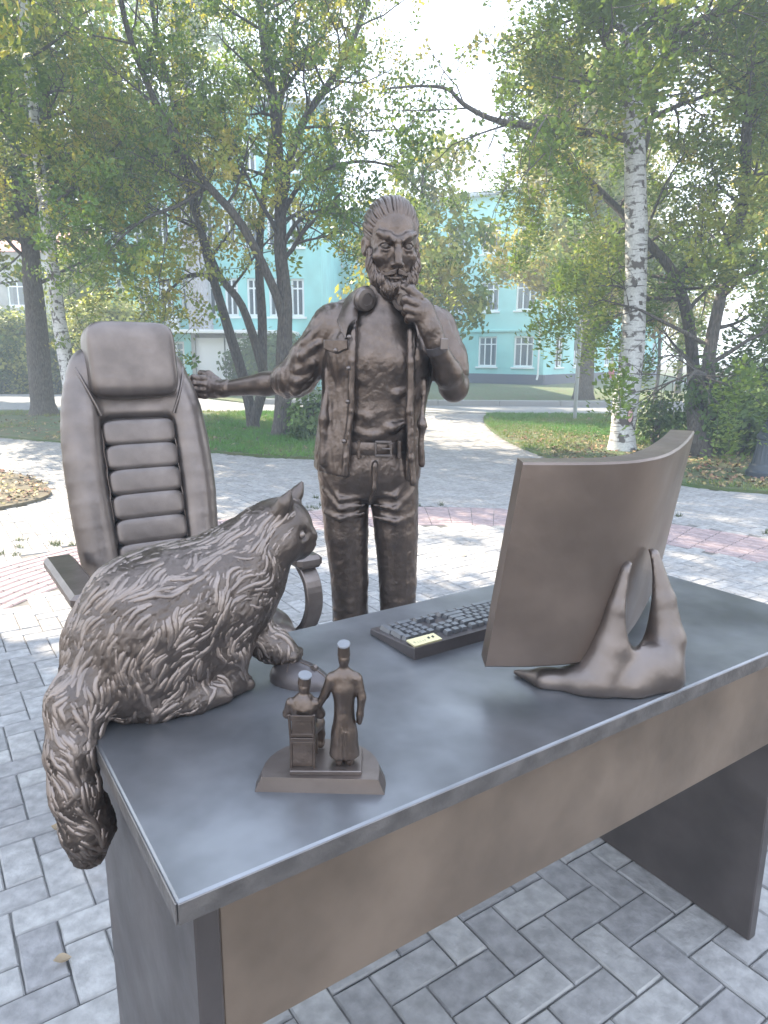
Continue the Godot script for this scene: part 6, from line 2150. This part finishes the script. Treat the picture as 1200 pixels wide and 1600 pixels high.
func small_things() -> void:
	# fluted lamp post, cut by the right edge of the photograph
	var lp := thing("lamp_post", "dark iron lamp post with fluted base at the right edge", "lamp post", V(4.85, 0.035, -8.85))
	var base := MB.new()
	base.lathe(Vector3.ZERO, PackedVector2Array([Vector2(0.0, 0.0), Vector2(0.235, 0.0), Vector2(0.235, 0.06), Vector2(0.21, 0.09), Vector2(0.20, 0.14), Vector2(0.185, 0.16)]), 28)
	base.lathe(Vector3.ZERO, PackedVector2Array([Vector2(0.135, 0.46), Vector2(0.15, 0.48), Vector2(0.148, 0.52), Vector2(0.10, 0.60), Vector2(0.085, 0.66), Vector2(0.07, 0.68)]), 28)
	part("base", base.mesh(), M["iron"], lp)
	var fl := MB.new()
	fl.grid(120, 4, func(u, v): return Vector3(cos(-u * TAU), 0, sin(-u * TAU)) * (lerpf(0.182, 0.132, v) - 0.008 * absf(sin(u * TAU * 10.0))) + Vector3(0, lerpf(0.15, 0.47, v), 0), true)
	part("fluted_drum", fl.mesh(), M["iron"], lp)
	var shaft := MB.new()
	shaft.tube(PackedVector3Array([Vector3(0, 0.66, 0), Vector3(0, 2.0, 0), Vector3(0, 4.2, 0)]), PackedFloat32Array([0.062, 0.055, 0.045]), 16)
	part("shaft", shaft.mesh(), M["iron"], lp)
	var lan := MB.new()
	lan.lathe(Vector3(0, 4.2, 0), PackedVector2Array([Vector2(0.05, 0.0), Vector2(0.12, 0.06), Vector2(0.2, 0.4), Vector2(0.24, 0.42), Vector2(0.06, 0.6), Vector2(0.0, 0.7)]), 16)
	part("lantern", lan.mesh(), M["iron"], lp)
	var sp := thing("sign_pole", "thin grey metal pole standing on the right lawn before the kerb", "pole", V(4.58, 0.035, -17.05))
	var pm := MB.new()
	pm.tube(PackedVector3Array([Vector3(0, -0.05, 0), Vector3(0, 1.3, 0), Vector3(0, 2.62, 0)]), filled(3, 0.045), 12)
	part("post", pm.mesh(), M["zinc"], sp)
	var pc := MB.new()
	pc.box(Vector3(-0.085, 1.95, 0.0), Vector3(0.03, 0.34, 0.04), 0.006)
	part("sign_edge", pc.mesh(), M["zinc"], sp)
	# two cables strung before the turquoise building
	for q in [[9.35, "upper black cable sagging before the turquoise building's roof"], [8.75, "lower black cable sagging before the turquoise building's top windows"]]:
		var wire := MB.new()
		var wp := PackedVector3Array()
		for k in 25:
			var u := k / 24.0
			wp.append(V(lerpf(-4.0, 22.0, u), q[0] - 0.7 * sin(PI * u) + 0.6 * u, lerpf(-33.0, -31.0, u)))
		wire.tube(wp, filled(25, 0.014), 5)
		solo("overhead_cable", wire.mesh(), M["iron"], q[1], "cable", "overhead cables")
	# far walker
	var w := thing("person", "distant person in a white top and long red skirt, walking past the turquoise building", "person", V(14.05, 0.03, -44.5))
	var wf := Field.new(Vector3(-0.4, 0, -0.35), Vector3(0.4, 1.55, 0.35), 0.025)
	wf.chain([[V(0, 0.72, 0), 0.13], [V(0, 1.0, 0), 0.12], [V(0, 1.14, 0), 0.13]], 0.04, 0.75)
	wf.chain([[V(0, 1.14, 0), 0.06], [V(0, 1.26, 0), 0.045], [V(0, 1.36, 0.01), 0.085], [V(0, 1.41, 0), 0.08]], 0.03)
	for s: float in [-1.0, 1.0]:
		wf.chain([[V(s * 0.07, 0.7, 0), 0.08], [V(s * 0.08, 0.38, s * 0.05), 0.055], [V(s * 0.08, 0.06, s * 0.1), 0.04], [V(s * 0.08, 0.03, s * 0.1 + 0.08), 0.035]], 0.03)
		wf.chain([[V(s * 0.15, 1.14, 0), 0.05], [V(s * 0.2, 0.9, -0.02), 0.04], [V(s * 0.19, 0.68, 0.04), 0.03]], 0.03)
	var wb := MB.new()
	wf.to(wb)
	part("body", wb.mesh(), mat(lin(0.55, 0.5, 0.45), 0.9), w)
	var sk := MB.new()
	sk.lathe(Vector3.ZERO, PackedVector2Array([Vector2(0.24, 0.22), Vector2(0.2, 0.5), Vector2(0.145, 0.8)]), 18)
	part("skirt", sk.mesh(), mat(lin(0.42, 0.03, 0.06), 0.9), w)
	var hr := MB.new()
	hr.grid(14, 8, func(u, v): return V(0, 1.42, -0.02) + Vector3(cos(-u * TAU) * sin(v * 2.2) * 0.095, cos(v * 2.2) * 0.1, sin(-u * TAU) * sin(v * 2.2) * 0.095), true)
	part("hair", hr.mesh(), mat(lin(0.03, 0.02, 0.02), 0.8), w)
	# painted scar on the birch
	# fallen leaves close by on the paving
	var r := RandomNumberGenerator.new()
	r.seed = 21
	var tones := [lin3(0.32, 0.24, 0.15), lin3(0.26, 0.18, 0.11), lin3(0.36, 0.28, 0.19)]
	var spots := [[V(-1.04, 0, -1.98), "pale curled fallen leaf farther from the desk's left side"], [V(-0.99, 0, -1.95), "brown fallen leaf touching another pale one left of the cat's tail"], [V(-0.80, 0, -1.48), "single dry leaf on the paving under the cat's tail"], [V(-1.13, 0, -1.53), "flat brown leaf at the left edge of the near paving"], [V(-1.05, 0, -2.5), "thin dry leaf on the paving left of the chair"], [V(0.62, 0, -5.2), "pale fallen leaf on the paving between the man and the red band"], [V(0.2, 0, -2.9), "dry leaf lying by the man's shoes"]]
	for k in spots.size():
		var lf := MB.new()
		var curl := r.randf_range(0.2, 0.9)
		lf.grid(8, 4, func(u, v): return Vector3((u - 0.5) * 0.042, 0.004 + curl * 0.02 * pow(absf(v - 0.5) * 2.0, 2.0) * sin(u * PI) + 0.012 * curl * pow(u - 0.4, 2.0) * 4.0, (v - 0.5) * 0.026 * sin(clampf(u, 0.02, 0.98) * PI)))
		var m := mat(tones[k % 3].linear_to_srgb(), 0.85)
		solo("fallen_leaf", lf.mesh(), m, spots[k][1], "leaf", "fallen leaves on the paving", Transform3D(Basis(Vector3.UP, r.randf() * TAU), spots[k][0] + V(0, 0.003, 0)))


func _ready() -> void:
	rng.seed = 11
	view()
	materials()
	var t0 := Time.get_ticks_msec()
	ground()
	t0 = lap("ground", t0)
	paving()
	t0 = lap("paving", t0)
	buildings()
	t0 = lap("buildings", t0)
	desk()
	t0 = lap("desk", t0)
	monitor()
	t0 = lap("monitor", t0)
	keyboard()
	t0 = lap("keyboard", t0)
	mouse()
	t0 = lap("mouse", t0)
	figurine()
	t0 = lap("figurine", t0)
	chair()
	t0 = lap("chair", t0)
	cat()
	t0 = lap("cat", t0)
	man()
	t0 = lap("man", t0)
	trees()
	t0 = lap("trees", t0)
	plants()
	t0 = lap("plants", t0)
	small_things()
	t0 = lap("small_things", t0)


func lap(what: String, since: int) -> int:
	var now := Time.get_ticks_msec()
	if now - since > 1500:
		print(what, " ", now - since, " ms")
	return now
